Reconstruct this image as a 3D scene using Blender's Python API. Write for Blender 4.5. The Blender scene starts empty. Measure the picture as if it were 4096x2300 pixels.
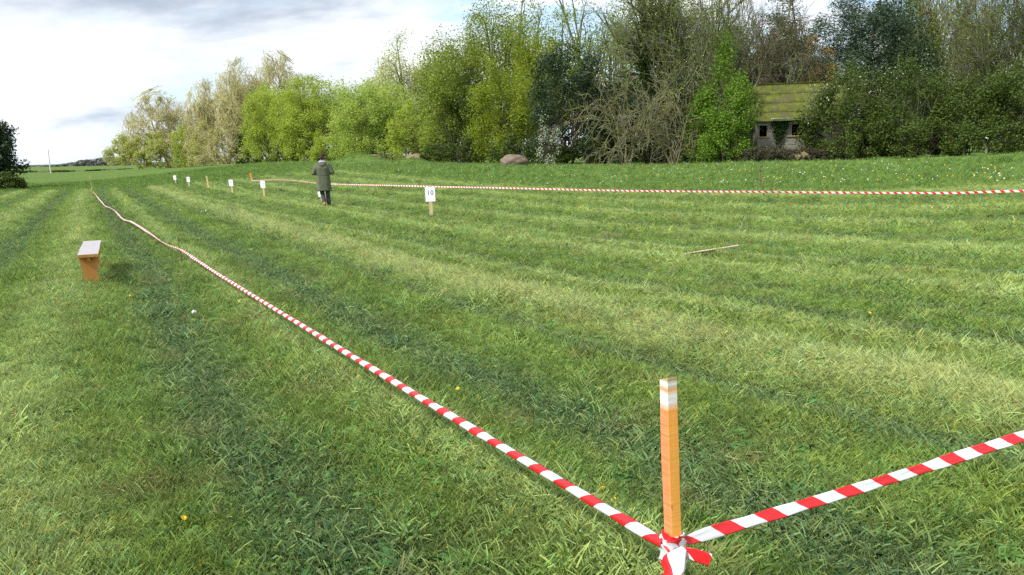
import bpy, bmesh, math, random
import numpy as np
from mathutils import Vector, Matrix

# ------------------------------------------------------------------ camera, sky, sun, exposure
SC = bpy.context.scene
COL = SC.collection
FPX, CAMZ = 3143.0, 1.6
PITCH, ROLL = math.radians(9.29), math.radians(1.5)
CM = Matrix.Rotation(math.pi/2 - PITCH, 4, 'X') @ Matrix.Rotation(-ROLL, 4, 'Z')
cam_d = bpy.data.cameras.new('camera')
cam = bpy.data.objects.new('camera', cam_d)
COL.objects.link(cam)
cam.matrix_world = Matrix.Translation((0, 0, CAMZ)) @ CM
cam_d.sensor_fit = 'HORIZONTAL'
cam_d.sensor_width = 36.0
cam_d.lens = 36.0 * FPX / 4096.0
cam_d.clip_start, cam_d.clip_end = 0.05, 9000.0
SC.camera = cam

SUN_AZ, SUN_EL = math.radians(-124), math.radians(47)     # azimuth clockwise from the view axis (+Y)
world = bpy.data.worlds.new('World'); SC.world = world; world.use_nodes = True

def build_world():
    nt = world.node_tree; nt.nodes.clear(); N = nt.nodes.new; L = nt.links.new
    out = N('ShaderNodeOutputWorld'); bg = N('ShaderNodeBackground'); bg.inputs[1].default_value = 0.115
    sky = N('ShaderNodeTexSky'); sky.sky_type = 'NISHITA'; sky.sun_disc = False
    sky.sun_elevation = SUN_EL; sky.sun_rotation = SUN_AZ; sky.air_density = 1.0; sky.dust_density = 1.0
    tc = N('ShaderNodeTexCoord'); sp = N('ShaderNodeSeparateXYZ'); L(tc.outputs['Generated'], sp.inputs[0])
    def math_(op, a, b=None, c=None):
        m = N('ShaderNodeMath'); m.operation = op
        for i, v in enumerate((a, b, c)):
            if v is None: continue
            if isinstance(v, (int, float)): m.inputs[i].default_value = v
            else: L(v, m.inputs[i])
        return m.outputs[0]
    zc = math_('ADD', math_('MAXIMUM', sp.outputs[2], 0.0), 0.30)
    cx = math_('DIVIDE', sp.outputs[0], zc); cy = math_('DIVIDE', sp.outputs[1], zc)
    cb = N('ShaderNodeCombineXYZ'); L(cx, cb.inputs[0]); L(cy, cb.inputs[1]); cb.inputs[2].default_value = 3.3
    def noise(scale, detail, rough, off, dist=0.0, sx=1.0):
        mp = N('ShaderNodeMapping'); mp.inputs['Location'].default_value = off; mp.inputs['Scale'].default_value = (sx, 1, 1)
        L(cb.outputs[0], mp.inputs[0])
        n = N('ShaderNodeTexNoise'); n.inputs['Scale'].default_value = scale; n.inputs['Detail'].default_value = detail
        n.inputs['Roughness'].default_value = rough; n.inputs['Distortion'].default_value = dist
        L(mp.outputs[0], n.inputs['Vector']); return n.outputs[0]
    def ramp(fac, stops):
        r = N('ShaderNodeValToRGB'); L(fac, r.inputs[0]); el = r.color_ramp.elements
        while len(el) < len(stops): el.new(0.5)
        for e, (p, c) in zip(el, stops): e.position = p; e.color = c
        r.color_ramp.interpolation = 'EASE'
        return r.outputs[0]
    cover = ramp(noise(1.7, 7, 0.55, (10.8, 5.0, 1.3), 0.25, 0.75), [(0.38, (0, 0, 0, 1)), (0.52, (1, 1, 1, 1))])
    thick = ramp(noise(1.55, 7, 0.55, (2.0, 9.0, 5.4), 0.25, 0.6), [(0.38, (6.4, 6.5, 6.6, 1)), (0.50, (4.5, 4.7, 4.95, 1)), (0.63, (2.1, 2.5, 3.1, 1))])
    # ColorRamp clamps nothing above one for colours, so the cloud radiance is written directly
    gap = N('ShaderNodeMix'); gap.data_type = 'RGBA'; gap.inputs['Factor'].default_value = 0.35
    L(sky.outputs[0], gap.inputs['A']); gap.inputs['B'].default_value = (3.0, 4.0, 5.0, 1)
    mx = N('ShaderNodeMix'); mx.data_type = 'RGBA'
    L(cover, mx.inputs['Factor']); L(gap.outputs['Result'], mx.inputs['A']); L(thick, mx.inputs['B'])
    # thin pale air towards the horizon
    hz = math_('POWER', math_('SUBTRACT', 1.0, math_('MINIMUM', math_('MAXIMUM', sp.outputs[2], 0.0), 1.0)), 14.0)
    m2 = N('ShaderNodeMix'); m2.data_type = 'RGBA'
    L(math_('MULTIPLY', hz, 0.55), m2.inputs['Factor']); L(mx.outputs['Result'], m2.inputs['A']); m2.inputs['B'].default_value = (4.0, 4.5, 4.95, 1)
    L(m2.outputs['Result'], bg.inputs[0]); L(bg.outputs[0], out.inputs[0])
build_world()

sun_d = bpy.data.lights.new('sun', 'SUN'); sun_d.energy = 3.0; sun_d.angle = math.radians(8.0); sun_d.color = (1.0, 0.95, 0.88)
sun = bpy.data.objects.new('sun', sun_d); COL.objects.link(sun)
SV = Vector((math.sin(SUN_AZ)*math.cos(SUN_EL), math.cos(SUN_AZ)*math.cos(SUN_EL), math.sin(SUN_EL)))
sun.rotation_euler = SV.to_track_quat('Z', 'Y').to_euler(); sun.location = SV*60
SC.view_settings.view_transform = 'Standard'; SC.view_settings.look = 'None'
SC.view_settings.exposure = 1.0; SC.view_settings.gamma = 1.0
SC.cycles.max_bounces = 4; SC.cycles.transmission_bounces = 2; SC.cycles.diffuse_bounces = 2; SC.cycles.glossy_bounces = 1
SC.cycles.use_denoising = False      # keeps the fine blades; the little grain left is like the camera's own

# ------------------------------------------------------------------ helpers
RNG = np.random.default_rng(11)
R3 = np.array(CM.to_3x3())
def ray(px, py): return R3 @ np.array([(px-2048)/FPX, -(py-1150)/FPX, -1.0])

def hash2(ix, iy, s):
    h = (ix.astype(np.int64)*374761393 + iy.astype(np.int64)*668265263 + s*1274126177) & 0xffffffff
    h = ((h ^ (h >> 13))*1274126177) & 0xffffffff
    return ((h ^ (h >> 16)) & 0xffff)/65535.0
def vnoise(x, y, s=0):
    x = np.asarray(x, float); y = np.asarray(y, float)
    ix = np.floor(x); iy = np.floor(y); fx = x-ix; fy = y-iy
    fx = fx*fx*(3-2*fx); fy = fy*fy*(3-2*fy)
    a = hash2(ix, iy, s); b = hash2(ix+1, iy, s); c = hash2(ix, iy+1, s); d = hash2(ix+1, iy+1, s)
    return (a*(1-fx)+b*fx)*(1-fy)+(c*(1-fx)+d*fx)*fy
def fbm(x, y, s=0, o=4):
    v = 0; a = 0.5; t = 0
    for i in range(o): v = v+a*vnoise(x*2**i, y*2**i, s+i*17); t += a; a *= 0.5
    return v/t
def ss(a, b, x):
    t = np.clip((np.asarray(x, float)-a)/(b-a), 0, 1); return t*t*(3-2*t)

# terrain: gentle rise towards the wood, given per azimuth by the distance and height of the wood's edge
_px = np.array([-900, 0, 300, 450, 700, 1000, 1250, 1500, 1700, 2050, 2300, 2700, 3000, 3500, 4096, 4900.])
_T = np.array([200, 200, 190, 165, 135, 108, 92, 78, 70, 60, 56, 52, 50, 46, 42, 40.])
_df = np.array([7, 7, 8, 7, 1, -8, -7, 0, 10, 24, 33, 41, 39, 42, 33, 33.])
_az = np.arctan((_px-2048)/FPX/1.0133); _Z = CAMZ-_df*_T/FPX
_ga = np.linspace(-math.pi, math.pi, 2001)
_gT = np.interp(_ga, np.r_[-2.2, _az, 2.2], np.r_[120, _T, 60]); _gZ = np.interp(_ga, np.r_[-2.2, _az, 2.2], np.r_[0, _Z, 0.2])
_k = np.hanning(25); _k /= _k.sum()
_gT = np.convolve(np.pad(_gT, 12, 'edge'), _k, 'valid'); _gZ = np.convolve(np.pad(_gZ, 12, 'edge'), _k, 'valid')
def lane_u(x, y): return 0.885*x+0.466*y-0.025*np.maximum(0, x+2)**2
def base_z(x, y):
    x = np.asarray(x, float); y = np.asarray(y, float)
    az = np.arctan2(x, y); r = np.hypot(x, y)
    T = np.interp(az, _ga, _gT); Z = np.interp(az, _ga, _gZ)
    z = Z*ss(0.30, 1.0, r/T)
    z = z+(2.7-Z)*ss(1.15, 2.6, r/T)*(az < -0.1) + 9*ss(500, 1500, r)
    z = z+0.85*np.exp(-((x+13.6)/2.3)**2-((y-73)/2.6)**2)+0.45*np.exp(-((x+8.3)/1.6)**2-((y-69)/1.8)**2)
    z = z+0.05*(fbm(x*0.25, y*0.25, 5, 3)-0.5)*ss(3, 9, r)
    return z

# lanes left by the mower: kind, centre, half width
TRACKS = [(-5.6, .28), (-3.9, .26), (-1.7, .30), (0.62, .33), (2.30, .34), (3.45, .14), (5.6, .20), (6.4, .14), (8.4, .22), (9.2, .13), (10.8, .2), (12.9, .2), (15.0, .2)]
RIDGES = [(-4.8, .38), (-2.7, .42), (-0.5, .36), (1.45, .18), (4.15, .38), (5.05, .10), (7.1, .26), (7.9, .09), (9.75, .22), (11.9, .21), (13.8, .20), (15.9, .20)]
def lanes(x, y):
    x = np.asarray(x, float); y = np.asarray(y, float)
    u = lane_u(x, y)+0.34*(fbm(x*0.3, y*0.3, 40, 2)-0.5)+0.16*(fbm(x*1.7, y*1.7, 43, 2)-0.5)
    tr = np.zeros_like(u); ri = np.zeros_like(u)
    for c, w in TRACKS: tr = np.maximum(tr, np.exp(-((u-c)/w)**2))
    for c, w in RIDGES: ri = np.maximum(ri, np.exp(-((u-c)/w)**2))
    edge = 0.8*(fbm(x*0.5, y*0.5, 90, 3)-0.5)
    mown = ss(17.2, 16.6, lane_u(x, y)+edge)*ss(60, 57, y+0.12*x+4*edge)
    return u, tr*mown, ri*mown, mown
def ground_z(x, y):
    u, tr, ri, mown = lanes(x, y)
    r = np.hypot(x, y)
    z = base_z(x, y)+0.075*ri-0.045*tr
    return z+0.03*(fbm(x*2.3, y*2.3, 7, 3)-0.5)*ss(60, 20, r)
def gz(x, y): return float(ground_z(np.array([x]), np.array([y]))[0])
def gp(px, py, h=0.0):
    """where the line of sight through a point of the photograph comes to height h above the ground"""
    d = ray(px, py); t = np.geomspace(1.5, 400, 4000)
    P = d[None, :]*t[:, None]; P[:, 2] += CAMZ
    below = P[:, 2] < base_z(P[:, 0], P[:, 1])+h
    i = int(np.argmax(below)) if below.any() else len(t)-1
    x, y = P[i, 0], P[i, 1]
    return Vector((x, y, gz(x, y)+h))
def at(px, py, Y):
    d = ray(px, py); t = Y/d[1]; return Vector((d[0]*t, Y, CAMZ+d[2]*t))
def foot(px, Y):
    """ground point under a photo column at depth Y"""
    x = at(px, 640, Y).x; return Vector((x, Y, gz(x, Y)))

def mk_mesh(name, V, F, mats=(), smooth=False, tint=None, mi=None):
    V = np.asarray(V, np.float32).reshape(-1, 3); F = np.asarray(F, np.int32)
    me = bpy.data.meshes.new(name); k = F.shape[1]
    me.vertices.add(len(V)); me.vertices.foreach_set('co', V.ravel())
    me.loops.add(F.size); me.loops.foreach_set('vertex_index', F.ravel())
    me.polygons.add(len(F)); me.polygons.foreach_set('loop_start', np.arange(0, F.size, k, dtype=np.int32))
    if smooth: me.polygons.foreach_set('use_smooth', np.ones(len(F), bool))
    if mi is not None: me.polygons.foreach_set('material_index', np.asarray(mi, np.int32))
    if tint is not None:
        a = me.attributes.new('tint', 'FLOAT', 'FACE'); a.data.foreach_set('value', np.asarray(tint, np.float32))
    for m in mats: me.materials.append(m)
    me.update(calc_edges=True); me.validate()
    return me
def link(name, data, parent=None, loc=None, label=None, cat=None, group=None, kind=None):
    o = bpy.data.objects.new(name, data); COL.objects.link(o)
    if parent is not None: o.parent = parent
    if loc is not None: o.location = loc
    if label: o['label'] = label
    if cat: o['category'] = cat
    if group: o['group'] = group
    if kind: o['kind'] = kind
    return o
def bm_mesh(bm, name, mats, smooth=False):
    me = bpy.data.meshes.new(name); bmesh.ops.recalc_face_normals(bm, faces=bm.faces[:]); bm.to_mesh(me); bm.free()
    for m in mats: me.materials.append(m)
    if smooth:
        for p in me.polygons: p.use_smooth = True
    return me

# ------------------------------------------------------------------ materials
class NT:
    def __init__(s, name):
        s.m = bpy.data.materials.new(name); s.m.use_nodes = True; s.t = s.m.node_tree; s.t.nodes.clear()
        s.out = s.n('ShaderNodeOutputMaterial')
    def n(s, t, **k):
        x = s.t.nodes.new(t)
        for a, b in k.items(): setattr(x, a, b)
        return x
    def l(s, a, b): s.t.links.new(a, b)
    def set(s, sock, v):
        if hasattr(v, 'is_linked') or hasattr(v, 'links'): s.l(v, sock)
        else: sock.default_value = v
    def noise(s, scale, detail=4, rough=.55, vec=None, out=0):
        x = s.n('ShaderNodeTexNoise'); x.inputs['Scale'].default_value = scale; x.inputs['Detail'].default_value = detail
        x.inputs['Roughness'].default_value = rough
        if vec is not None: s.l(vec, x.inputs['Vector'])
        return x.outputs[out]
    def ramp(s, fac, stops, mode='LINEAR'):
        r = s.n('ShaderNodeValToRGB'); s.l(fac, r.inputs[0]); e = r.color_ramp.elements
        while len(e) < len(stops): e.new(.5)
        for q, (p, c) in zip(e, stops): q.position = p; q.color = tuple(c)+(1,) if len(c) == 3 else c
        r.color_ramp.interpolation = mode
        return r.outputs[0]
    def mix(s, f, a, b, mode='MIX'):
        x = s.n('ShaderNodeMix', data_type='RGBA', blend_type=mode)
        s.set(x.inputs['Factor'], f)
        for k, v in (('A', a), ('B', b)):
            if isinstance(v, tuple): x.inputs[k].default_value = v+(1,) if len(v) == 3 else v
            else: s.l(v, x.inputs[k])
        return x.outputs['Result']
    def math(s, op, a, b=None, c=None):
        x = s.n('ShaderNodeMath', operation=op)
        for i, v in enumerate((a, b, c)):
            if v is not None: s.set(x.inputs[i], v)
        return x.outputs[0]
    def obj(s): return s.n('ShaderNodeTexCoord').outputs['Object']
    def pos(s): return s.n('ShaderNodeNewGeometry').outputs['Position']
    def map(s, vec, scale=(1, 1, 1), loc=(0, 0, 0), rot=(0, 0, 0)):
        m = s.n('ShaderNodeMapping'); m.inputs['Scale'].default_value = scale; m.inputs['Location'].default_value = loc
        m.inputs['Rotation'].default_value = rot; s.l(vec, m.inputs[0]); return m.outputs[0]
    def bump(s, h, strength=.4, dist=.02):
        b = s.n('ShaderNodeBump'); b.inputs['Strength'].default_value = strength; b.inputs['Distance'].default_value = dist
        s.l(h, b.inputs['Height']); return b.outputs[0]
    def bsdf(s, col, rough=.7, spec=.3, normal=None, trans=None, tcol=None):
        p = s.n('ShaderNodeBsdfPrincipled')
        if isinstance(col, tuple): p.inputs['Base Color'].default_value = col+(1,) if len(col) == 3 else col
        else: s.l(col, p.inputs['Base Color'])
        s.set(p.inputs['Roughness'], rough); p.inputs['Specular IOR Level'].default_value = spec
        if normal is not None: s.l(normal, p.inputs['Normal'])
        o = p.outputs[0]
        if trans:
            t = s.n('ShaderNodeBsdfTranslucent'); s.l(tcol if tcol is not None else col, t.inputs[0])
            x = s.n('ShaderNodeMixShader'); x.inputs[0].default_value = trans; s.l(o, x.inputs[1]); s.l(t.outputs[0], x.inputs[2]); o = x.outputs[0]
        s.l(o, s.out.inputs[0]); return s.m

def leaf_mat(name, c1, c2, c3=None, trans=.4, patch=.35):
    """leaves whose colour varies leaf by leaf and bough by bough"""
    t = NT(name); a = t.n('ShaderNodeAttribute', attribute_name='tint')
    n = t.noise(patch, 3, .6, t.pos())
    col = t.mix(a.outputs['Fac'], c1, c2)
    col = t.mix(t.ramp(n, [(.40, (0, 0, 0)), (.62, (1, 1, 1))]), col, t.mix(a.outputs['Fac'], c2, c3 or c1))
    return t.bsdf(col, .55, .25, trans=trans)
def bark_mat(name, c1, c2, moss=None, sc=3.0):
    t = NT(name); o = t.obj()
    n = t.noise(sc, 5, .65, t.map(o, (1, 1, .35))); col = t.ramp(n, [(.3, c1), (.7, c2)])
    if moss: col = t.mix(t.ramp(t.noise(.9, 4, .6, o), [(.42, (0, 0, 0)), (.6, (1, 1, 1))]), col, moss)
    return t.bsdf(col, .9, .1, t.bump(t.noise(sc*9, 3, .6, o), .6, .03))
def wood_mat(name, c1, c2, stripes=14, rough=.75):
    t = NT(name); o = t.obj()
    n = t.noise(stripes, 5, .6, t.map(o, (1, 1, .06)))
    col = t.ramp(n, [(.3, c1), (.7, c2)])
    return t.bsdf(col, rough, .2, t.bump(n, .3, .004))
def plain(name, c, rough=.7, spec=.3, var=.18, sc=8.0, bump=0.0):
    t = NT(name); o = t.obj(); n = t.noise(sc, 4, .6, o)
    d = tuple(v*(1-var) for v in c); e = tuple(min(1, v*(1+var)) for v in c)
    col = t.ramp(n, [(.3, d), (.7, e)])
    return t.bsdf(col, rough, spec, t.bump(t.noise(sc*4, 3, .6, o), bump, .01) if bump else None)

# ------------------------------------------------------------------ the ground sheet
def ground_colour(x, y):
    """albedo of the sward by lane: flattened tracks, pale cut ridges, plain mown grass, uncut meadow"""
    u, tr, ri, mown = lanes(x, y)
    n1 = fbm(x*0.7, y*0.7, 61, 4)[:, None]; n2 = fbm(x*2.9, y*2.9, 71, 3)[:, None]; n3 = fbm(x*0.13, y*0.13, 81, 3)[:, None]
    c = np.array([.150, .225, .040])*(1-n1)+np.array([.225, .315, .075])*n1
    c = c*(1-.35*ss(.55, .75, n2))+np.array([.085, .095, .035])*.35*ss(.55, .75, n2)
    tr = tr[:, None]; ri = ri[:, None]; m = mown[:, None]
    patch = ss(.3, .62, fbm(x*.55, y*.55, 101, 3))[:, None]
    c = c*(1-.8*tr)+np.array([.112, .160, .066])*.8*tr
    straw = np.array([.36, .45, .15])*(1-n2)+np.array([.29, .34, .11])*n2
    kk = .92*ri*(.65+.35*patch)
    c = c*(1-kk)+straw*kk
    wr = (.62*np.exp(-((u-4.15)/.42)**2)*mown)[:, None]*(.5+.5*patch); c = c*(1-wr)+np.array([.38, .395, .165])*wr
    mead = np.array([.125, .225, .042])*(1-n3)+np.array([.175, .265, .062])*n3
    mead = mead*(1-.3*n2)+np.array([.16, .20, .05])*.3*n2
    c = c*m+mead*(1-m)
    c = c*np.array([.99, 1.05, 1.06])
    r = np.hypot(x, y)[:, None]
    far = ss(100, 200, r); c = c*(1-far)+np.array([.15, .245, .055])*far
    return c

def build_ground():
    fine = np.radians(np.arange(-42, 42.01, .35)); rest = np.radians(np.arange(46, 315, 6.0))
    az = np.r_[fine, rest]
    rr = np.r_[0.25, .6, 1.0, np.geomspace(1.35, 70, 280), np.geomspace(73, 320, 60), np.geomspace(360, 6000, 24)]
    A, Rr = np.meshgrid(az, rr); X = (np.sin(A)*Rr).ravel(); Y = (np.cos(A)*Rr).ravel(); Z = ground_z(X, Y)
    na, nr = len(az), len(rr)
    V = np.c_[X, Y, Z]; V = np.r_[V, [[0, 0, gz(0, 0)]]]
    i = np.arange(nr-1)[:, None]*na; j = np.arange(na)[None, :]; j2 = (j+1) % na
    F = np.stack([i+j, i+j2, i+na+j2, i+na+j], -1).reshape(-1, 4)[:, ::-1]
    t = NT('field_grass')
    a = t.n('ShaderNodeAttribute', attribute_name='sward'); p = t.pos()
    fine_n = t.noise(9, 6, .7, p); blot = t.noise(1.3, 5, .6, p)
    col = t.mix(1.0, a.outputs['Color'], t.ramp(fine_n, [(.3, (.30, .28, .24)), (.68, (.95, .95, .85))]), 'MULTIPLY')
    col = t.mix(t.ramp(blot, [(.56, (0, 0, 0)), (.74, (.5, .5, .5))]), col, (.07, .08, .03))
    m = t.bsdf(col, .95, .1, t.bump(t.noise(22, 5, .7, p), .9, .05))
    me = mk_mesh('ground', V, F, [m], True)
    bm = bmesh.new(); bm.from_mesh(me); bm.verts.ensure_lookup_table()
    c = bm.verts[len(V)-1]
    for q in range(na): bm.faces.new((bm.verts[q], c, bm.verts[(q+1) % na]))
    bmesh.ops.recalc_face_normals(bm, faces=bm.faces[:])
    if sum(f.normal.z for f in bm.faces[:200]) < 0: bmesh.ops.reverse_faces(bm, faces=bm.faces[:])
    bm.to_mesh(me); bm.free()
    c = ground_colour(V[:, 0], V[:, 1])
    at_ = me.attributes.new('sward', 'FLOAT_COLOR', 'POINT')
    at_.data.foreach_set('color', np.c_[c, np.ones(len(c))].astype(np.float32).ravel())
    link('ground', me, kind='structure', label='mown meadow grass with curving mower lanes')
build_ground()

# ------------------------------------------------------------------ grass (uncountable: instanced tufts)
def tuft_mesh(name, rng, blades, hgt, rad, lean, width, mat, curl=.5, segs=3, straw=False):
    V = []; F = []; T = []
    for b in range(blades):
        a = rng.uniform(0, 2*math.pi); r = rad*math.sqrt(rng.uniform())
        p = np.array([math.cos(a)*r, math.sin(a)*r, -.01])
        a2 = rng.uniform(0, 2*math.pi); le = lean*rng.uniform(.3, 1.3)
        d = np.array([math.cos(a2)*math.sin(le), math.sin(a2)*math.sin(le), math.cos(le)])
        h = hgt*rng.uniform(.5, 1.25); w = width*rng.uniform(.6, 1.4)
        side = np.cross(d, [math.cos(a2+1.3), math.sin(a2+1.3), .3]); side /= np.linalg.norm(side)
        if straw: p[2] = rng.uniform(.0, .045)
        i0 = len(V); tint = rng.uniform()
        for s in range(segs):
            k = 1-(s/segs)**1.6*.75
            V += [p-side*w*k*.5, p+side*w*k*.5]
            p = p+d*h/segs; d = d+np.array([math.cos(a2), math.sin(a2), -1.0])*curl/segs*rng.uniform(.4, 1.2); d /= np.linalg.norm(d)
            if straw: p[2] = max(p[2], .004)
        V += [p-side*w*.22, p+side*w*.22]
        for s in range(segs): F.append([i0+2*s, i0+2*s+1, i0+2*s+3, i0+2*s+2]); T.append(min(1, tint*.85+(.25 if s == segs-1 else 0)))
    return mk_mesh(name, V, F, [mat], True, T)
def weed_mesh(name, rng, n, L, W, mat):
    V = []; F = []; T = []
    for b in range(n):
        a = rng.uniform(0, 2*math.pi); up = rng.uniform(.15, .8)
        d = np.array([math.cos(a), math.sin(a), up]); d /= np.linalg.norm(d); s = np.array([-math.sin(a), math.cos(a), 0])
        l = L*rng.uniform(.6, 1.2); w = W*rng.uniform(.7, 1.2); i0 = len(V); nrm = np.cross(d, s); tint = rng.uniform()
        prof = [(.05, .12), (.3, .42), (.6, .5), (.85, .3), (1.0, .03)]
        for q, ww in prof:
            c = d*l*q+np.array([0, 0, -.5*l*q*q])
            V += [c-s*w*ww+nrm*w*.12, c, c+s*w*ww+nrm*w*.12]
        for k in range(len(prof)-1):
            o = i0+3*k
            F += [[o, o+1, o+4, o+3], [o+1, o+2, o+5, o+4]]; T += [tint, tint]
    V = np.array(V); V[:, 2] = np.maximum(V[:, 2]+.012, .006)
    return mk_mesh(name, V, F, [mat], True, T)

def blade_mat(name, trans, lo, hi):
    t = NT(name)
    g = t.n('ShaderNodeAttribute', attribute_name='sward', attribute_type='INSTANCER')
    a = t.n('ShaderNodeAttribute', attribute_name='tint')
    col = t.mix(1.0, g.outputs['Color'], t.ramp(a.outputs['Fac'], [(0, lo), (1, hi)]), 'MULTIPLY')
    return t.bsdf(col, .5, .28, trans=trans)
M_blade = blade_mat('grass_blade', .34, (.40, .47, .36), (1.85, 1.7, 1.9))
M_straw = blade_mat('cut_straw', .2, (.8, .75, .7), (1.75, 1.55, 1.7))
M_weed = blade_mat('weed_leaf', .25, (.55, .75, .55), (1.05, 1.3, 1.1))

def build_grass():
    rng = np.random.default_rng(3)
    lib = bpy.data.collections.new('tuft_library')
    spec = []
    for k in range(4): spec.append(tuft_mesh('t%02d' % k, rng, 20, .052, .055, .72, .0062, M_blade, .55))            # 0-3 mown
    for k in range(3): spec.append(tuft_mesh('t%02d' % (4+k), rng, 15, .070, .06, 1.30, .0088, M_blade, .5))          # 4-6 flattened
    for k in range(3): spec.append(tuft_mesh('t%02d' % (7+k), rng, 12, .070, .09, 1.45, .0038, M_straw, .2, 2, True))   # 7-9 cut straw
    for k in range(3): spec.append(tuft_mesh('t%02d' % (10+k), rng, 14, .088, .045, .50, .0064, M_blade, .5))          # 10-12 tall
    for k in range(3): spec.append(weed_mesh('t%02d' % (13+k), rng, 7, [.03, .05, .10][k], [.028, .03, .032][k], M_weed))  # 13-15 weeds
    for me in spec:
        o = bpy.data.objects.new(me.name, me); lib.objects.link(o)
    def zone(name, label, r0, r1, dens, scale, weedp):
        amax = math.radians(37.5)
        n = int(dens*amax*(r1*r1-r0*r0))
        r = np.sqrt(rng.uniform(r0*r0, r1*r1, n)); a = rng.uniform(-amax, amax, n)
        x = np.sin(a)*r; y = np.cos(a)*r
        # drop what lies under the wood
        T = np.interp(a, _ga, _gT); ok = r < T*1.02; x, y, r = x[ok], y[ok], r[ok]; n = len(x)
        u, tr, ri, mown = lanes(x, y); z = ground_z(x, y)
        c = ground_colour(x, y)
        clump = fbm(x*1.6, y*1.6, 201, 3); rv = rng.uniform(size=n)
        idx = rng.integers(0, 4, n)
        flat = rv < .85*tr+.25*ss(.5, .7, clump)*mown; idx = np.where(flat, rng.integers(4, 7, n), idx)
        straw = (rng.uniform(size=n) < (.10+.62*np.exp(-((u-4.15)/.7)**2))*ri*ss(.25, .6, fbm(x*.55, y*.55, 101, 3))+.045); idx = np.where(straw & (mown > .5), rng.integers(7, 10, n), idx)
        tall = (rng.uniform(size=n) < .20+.35*(1-mown)+.5*ss(.60, .78, fbm(x*1.1, y*1.1, 211, 3))) & (tr < .4) & (~straw); idx = np.where(tall, rng.integers(10, 13, n), idx)
        mat_ = (rng.uniform(size=n) < .30*ss(.62, .74, fbm(x*2.6+9, y*2.6, 231, 3))*mown) & ~straw; idx = np.where(mat_, rng.integers(7, 10, n), idx)
        wd = rng.uniform(size=n) < weedp*(.35+1.3*ss(.45, .65, fbm(x*2, y*2, 221, 2))); idx = np.where(wd, rng.integers(13, 16, n), idx)
        sc = scale*rng.uniform(.7, 1.3, n)*(.85+.5*ss(.4, .75, clump))*(1+.15*(1-mown))
        # tint: tuft by tuft, a little yellow or blue
        k = rng.normal(1, .16, n)[:, None]; w = rng.normal(0, .10, n)[:, None]
        c = c*np.clip(k, .55, 1.6)*np.c_[1+w, 1+0*w, 1-1.2*w]
        yel = (straw & (mown > .5))[:, None]; c = np.where(yel, c*.45+np.array([.26, .37, .12])*.55*np.clip(k, .5, 1.5), c)
        c = np.where(mat_[:, None], c*.35+np.array([.20, .195, .08])*.65*np.clip(k, .5, 1.5), c)
        wdd = wd[:, None]; c = np.where(wdd, c*.5+np.array([.075, .16, .035])*.5, c)
        flt = flat[:, None] & ~yel; c = np.where(flt, c*np.array([.92, .98, 1.0]), c)
        rot = np.zeros((n, 3)); rot[:, 2] = rng.uniform(0, 2*math.pi, n)
        # flattened grass mostly lies along the lane; tufts lean with it
        la = math.atan2(.885, -.466)
        rot[:, 0] = rng.normal(0, .16, n)+.30*tr; rot[:, 1] = rng.normal(0, .16, n)
        me = bpy.data.meshes.new(name); me.vertices.add(n)
        me.vertices.foreach_set('co', np.c_[x, y, z].astype(np.float32).ravel())
        for an, ty, dat, fld in (('sward', 'FLOAT_COLOR', np.c_[c, np.ones(n)], 'color'), ('rot', 'FLOAT_VECTOR', rot, 'vector'), ('scl', 'FLOAT', sc, 'value'), ('idx', 'INT', idx, 'value')):
            q = me.attributes.new(an, ty, 'POINT'); q.data.foreach_set(fld, np.ascontiguousarray(dat, dtype=np.int32 if ty == 'INT' else np.float32).ravel())
        o = link(name, me, kind='stuff', label=label, cat='grass')
        o.modifiers.new('tufts', 'NODES').node_group = tufts_group(lib)
    zone('grass', 'short cut grass and clippings in the foreground', 1.5, 6.5, 1350, .95, .05)
    zone('grass', 'mown grass across the middle of the field', 6.5, 16, 440, 1.05, .02)
    zone('grass', 'mown grass running back to the tape line', 16, 34, 110, 1.3, .01)
    zone('grass', 'longer grass towards the wood edge and far field', 34, 100, 17, 1.7, 0)
_tg = {}
def tufts_group(lib):
    if 'g' in _tg: return _tg['g']
    g = bpy.data.node_groups.new('tufts', 'GeometryNodeTree')
    g.interface.new_socket('Geometry', in_out='INPUT', socket_type='NodeSocketGeometry'); g.interface.new_socket('Geometry', in_out='OUTPUT', socket_type='NodeSocketGeometry')
    N = g.nodes.new; L = g.links.new
    gi = N('NodeGroupInput'); go = N('NodeGroupOutput'); ip = N('GeometryNodeInstanceOnPoints'); ci = N('GeometryNodeCollectionInfo')
    ci.inputs[0].default_value = lib; ci.inputs['Separate Children'].default_value = True; ci.inputs['Reset Children'].default_value = True
    def na(nm, ty):
        x = N('GeometryNodeInputNamedAttribute'); x.data_type = ty; x.inputs[0].default_value = nm; return x.outputs[0]
    m2p = N('GeometryNodeMeshToPoints')
    L(gi.outputs[0], m2p.inputs[0]); L(m2p.outputs[0], ip.inputs['Points']); L(ci.outputs[0], ip.inputs['Instance'])
    ip.inputs['Pick Instance'].default_value = True
    L(na('idx', 'INT'), ip.inputs['Instance Index'])
    e2r = N('FunctionNodeEulerToRotation'); L(na('rot', 'FLOAT_VECTOR'), e2r.inputs[0]); L(e2r.outputs[0], ip.inputs['Rotation'])
    L(na('scl', 'FLOAT'), ip.inputs['Scale']); L(ip.outputs[0], go.inputs[0])
    _tg['g'] = g; return g
build_grass()

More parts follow.
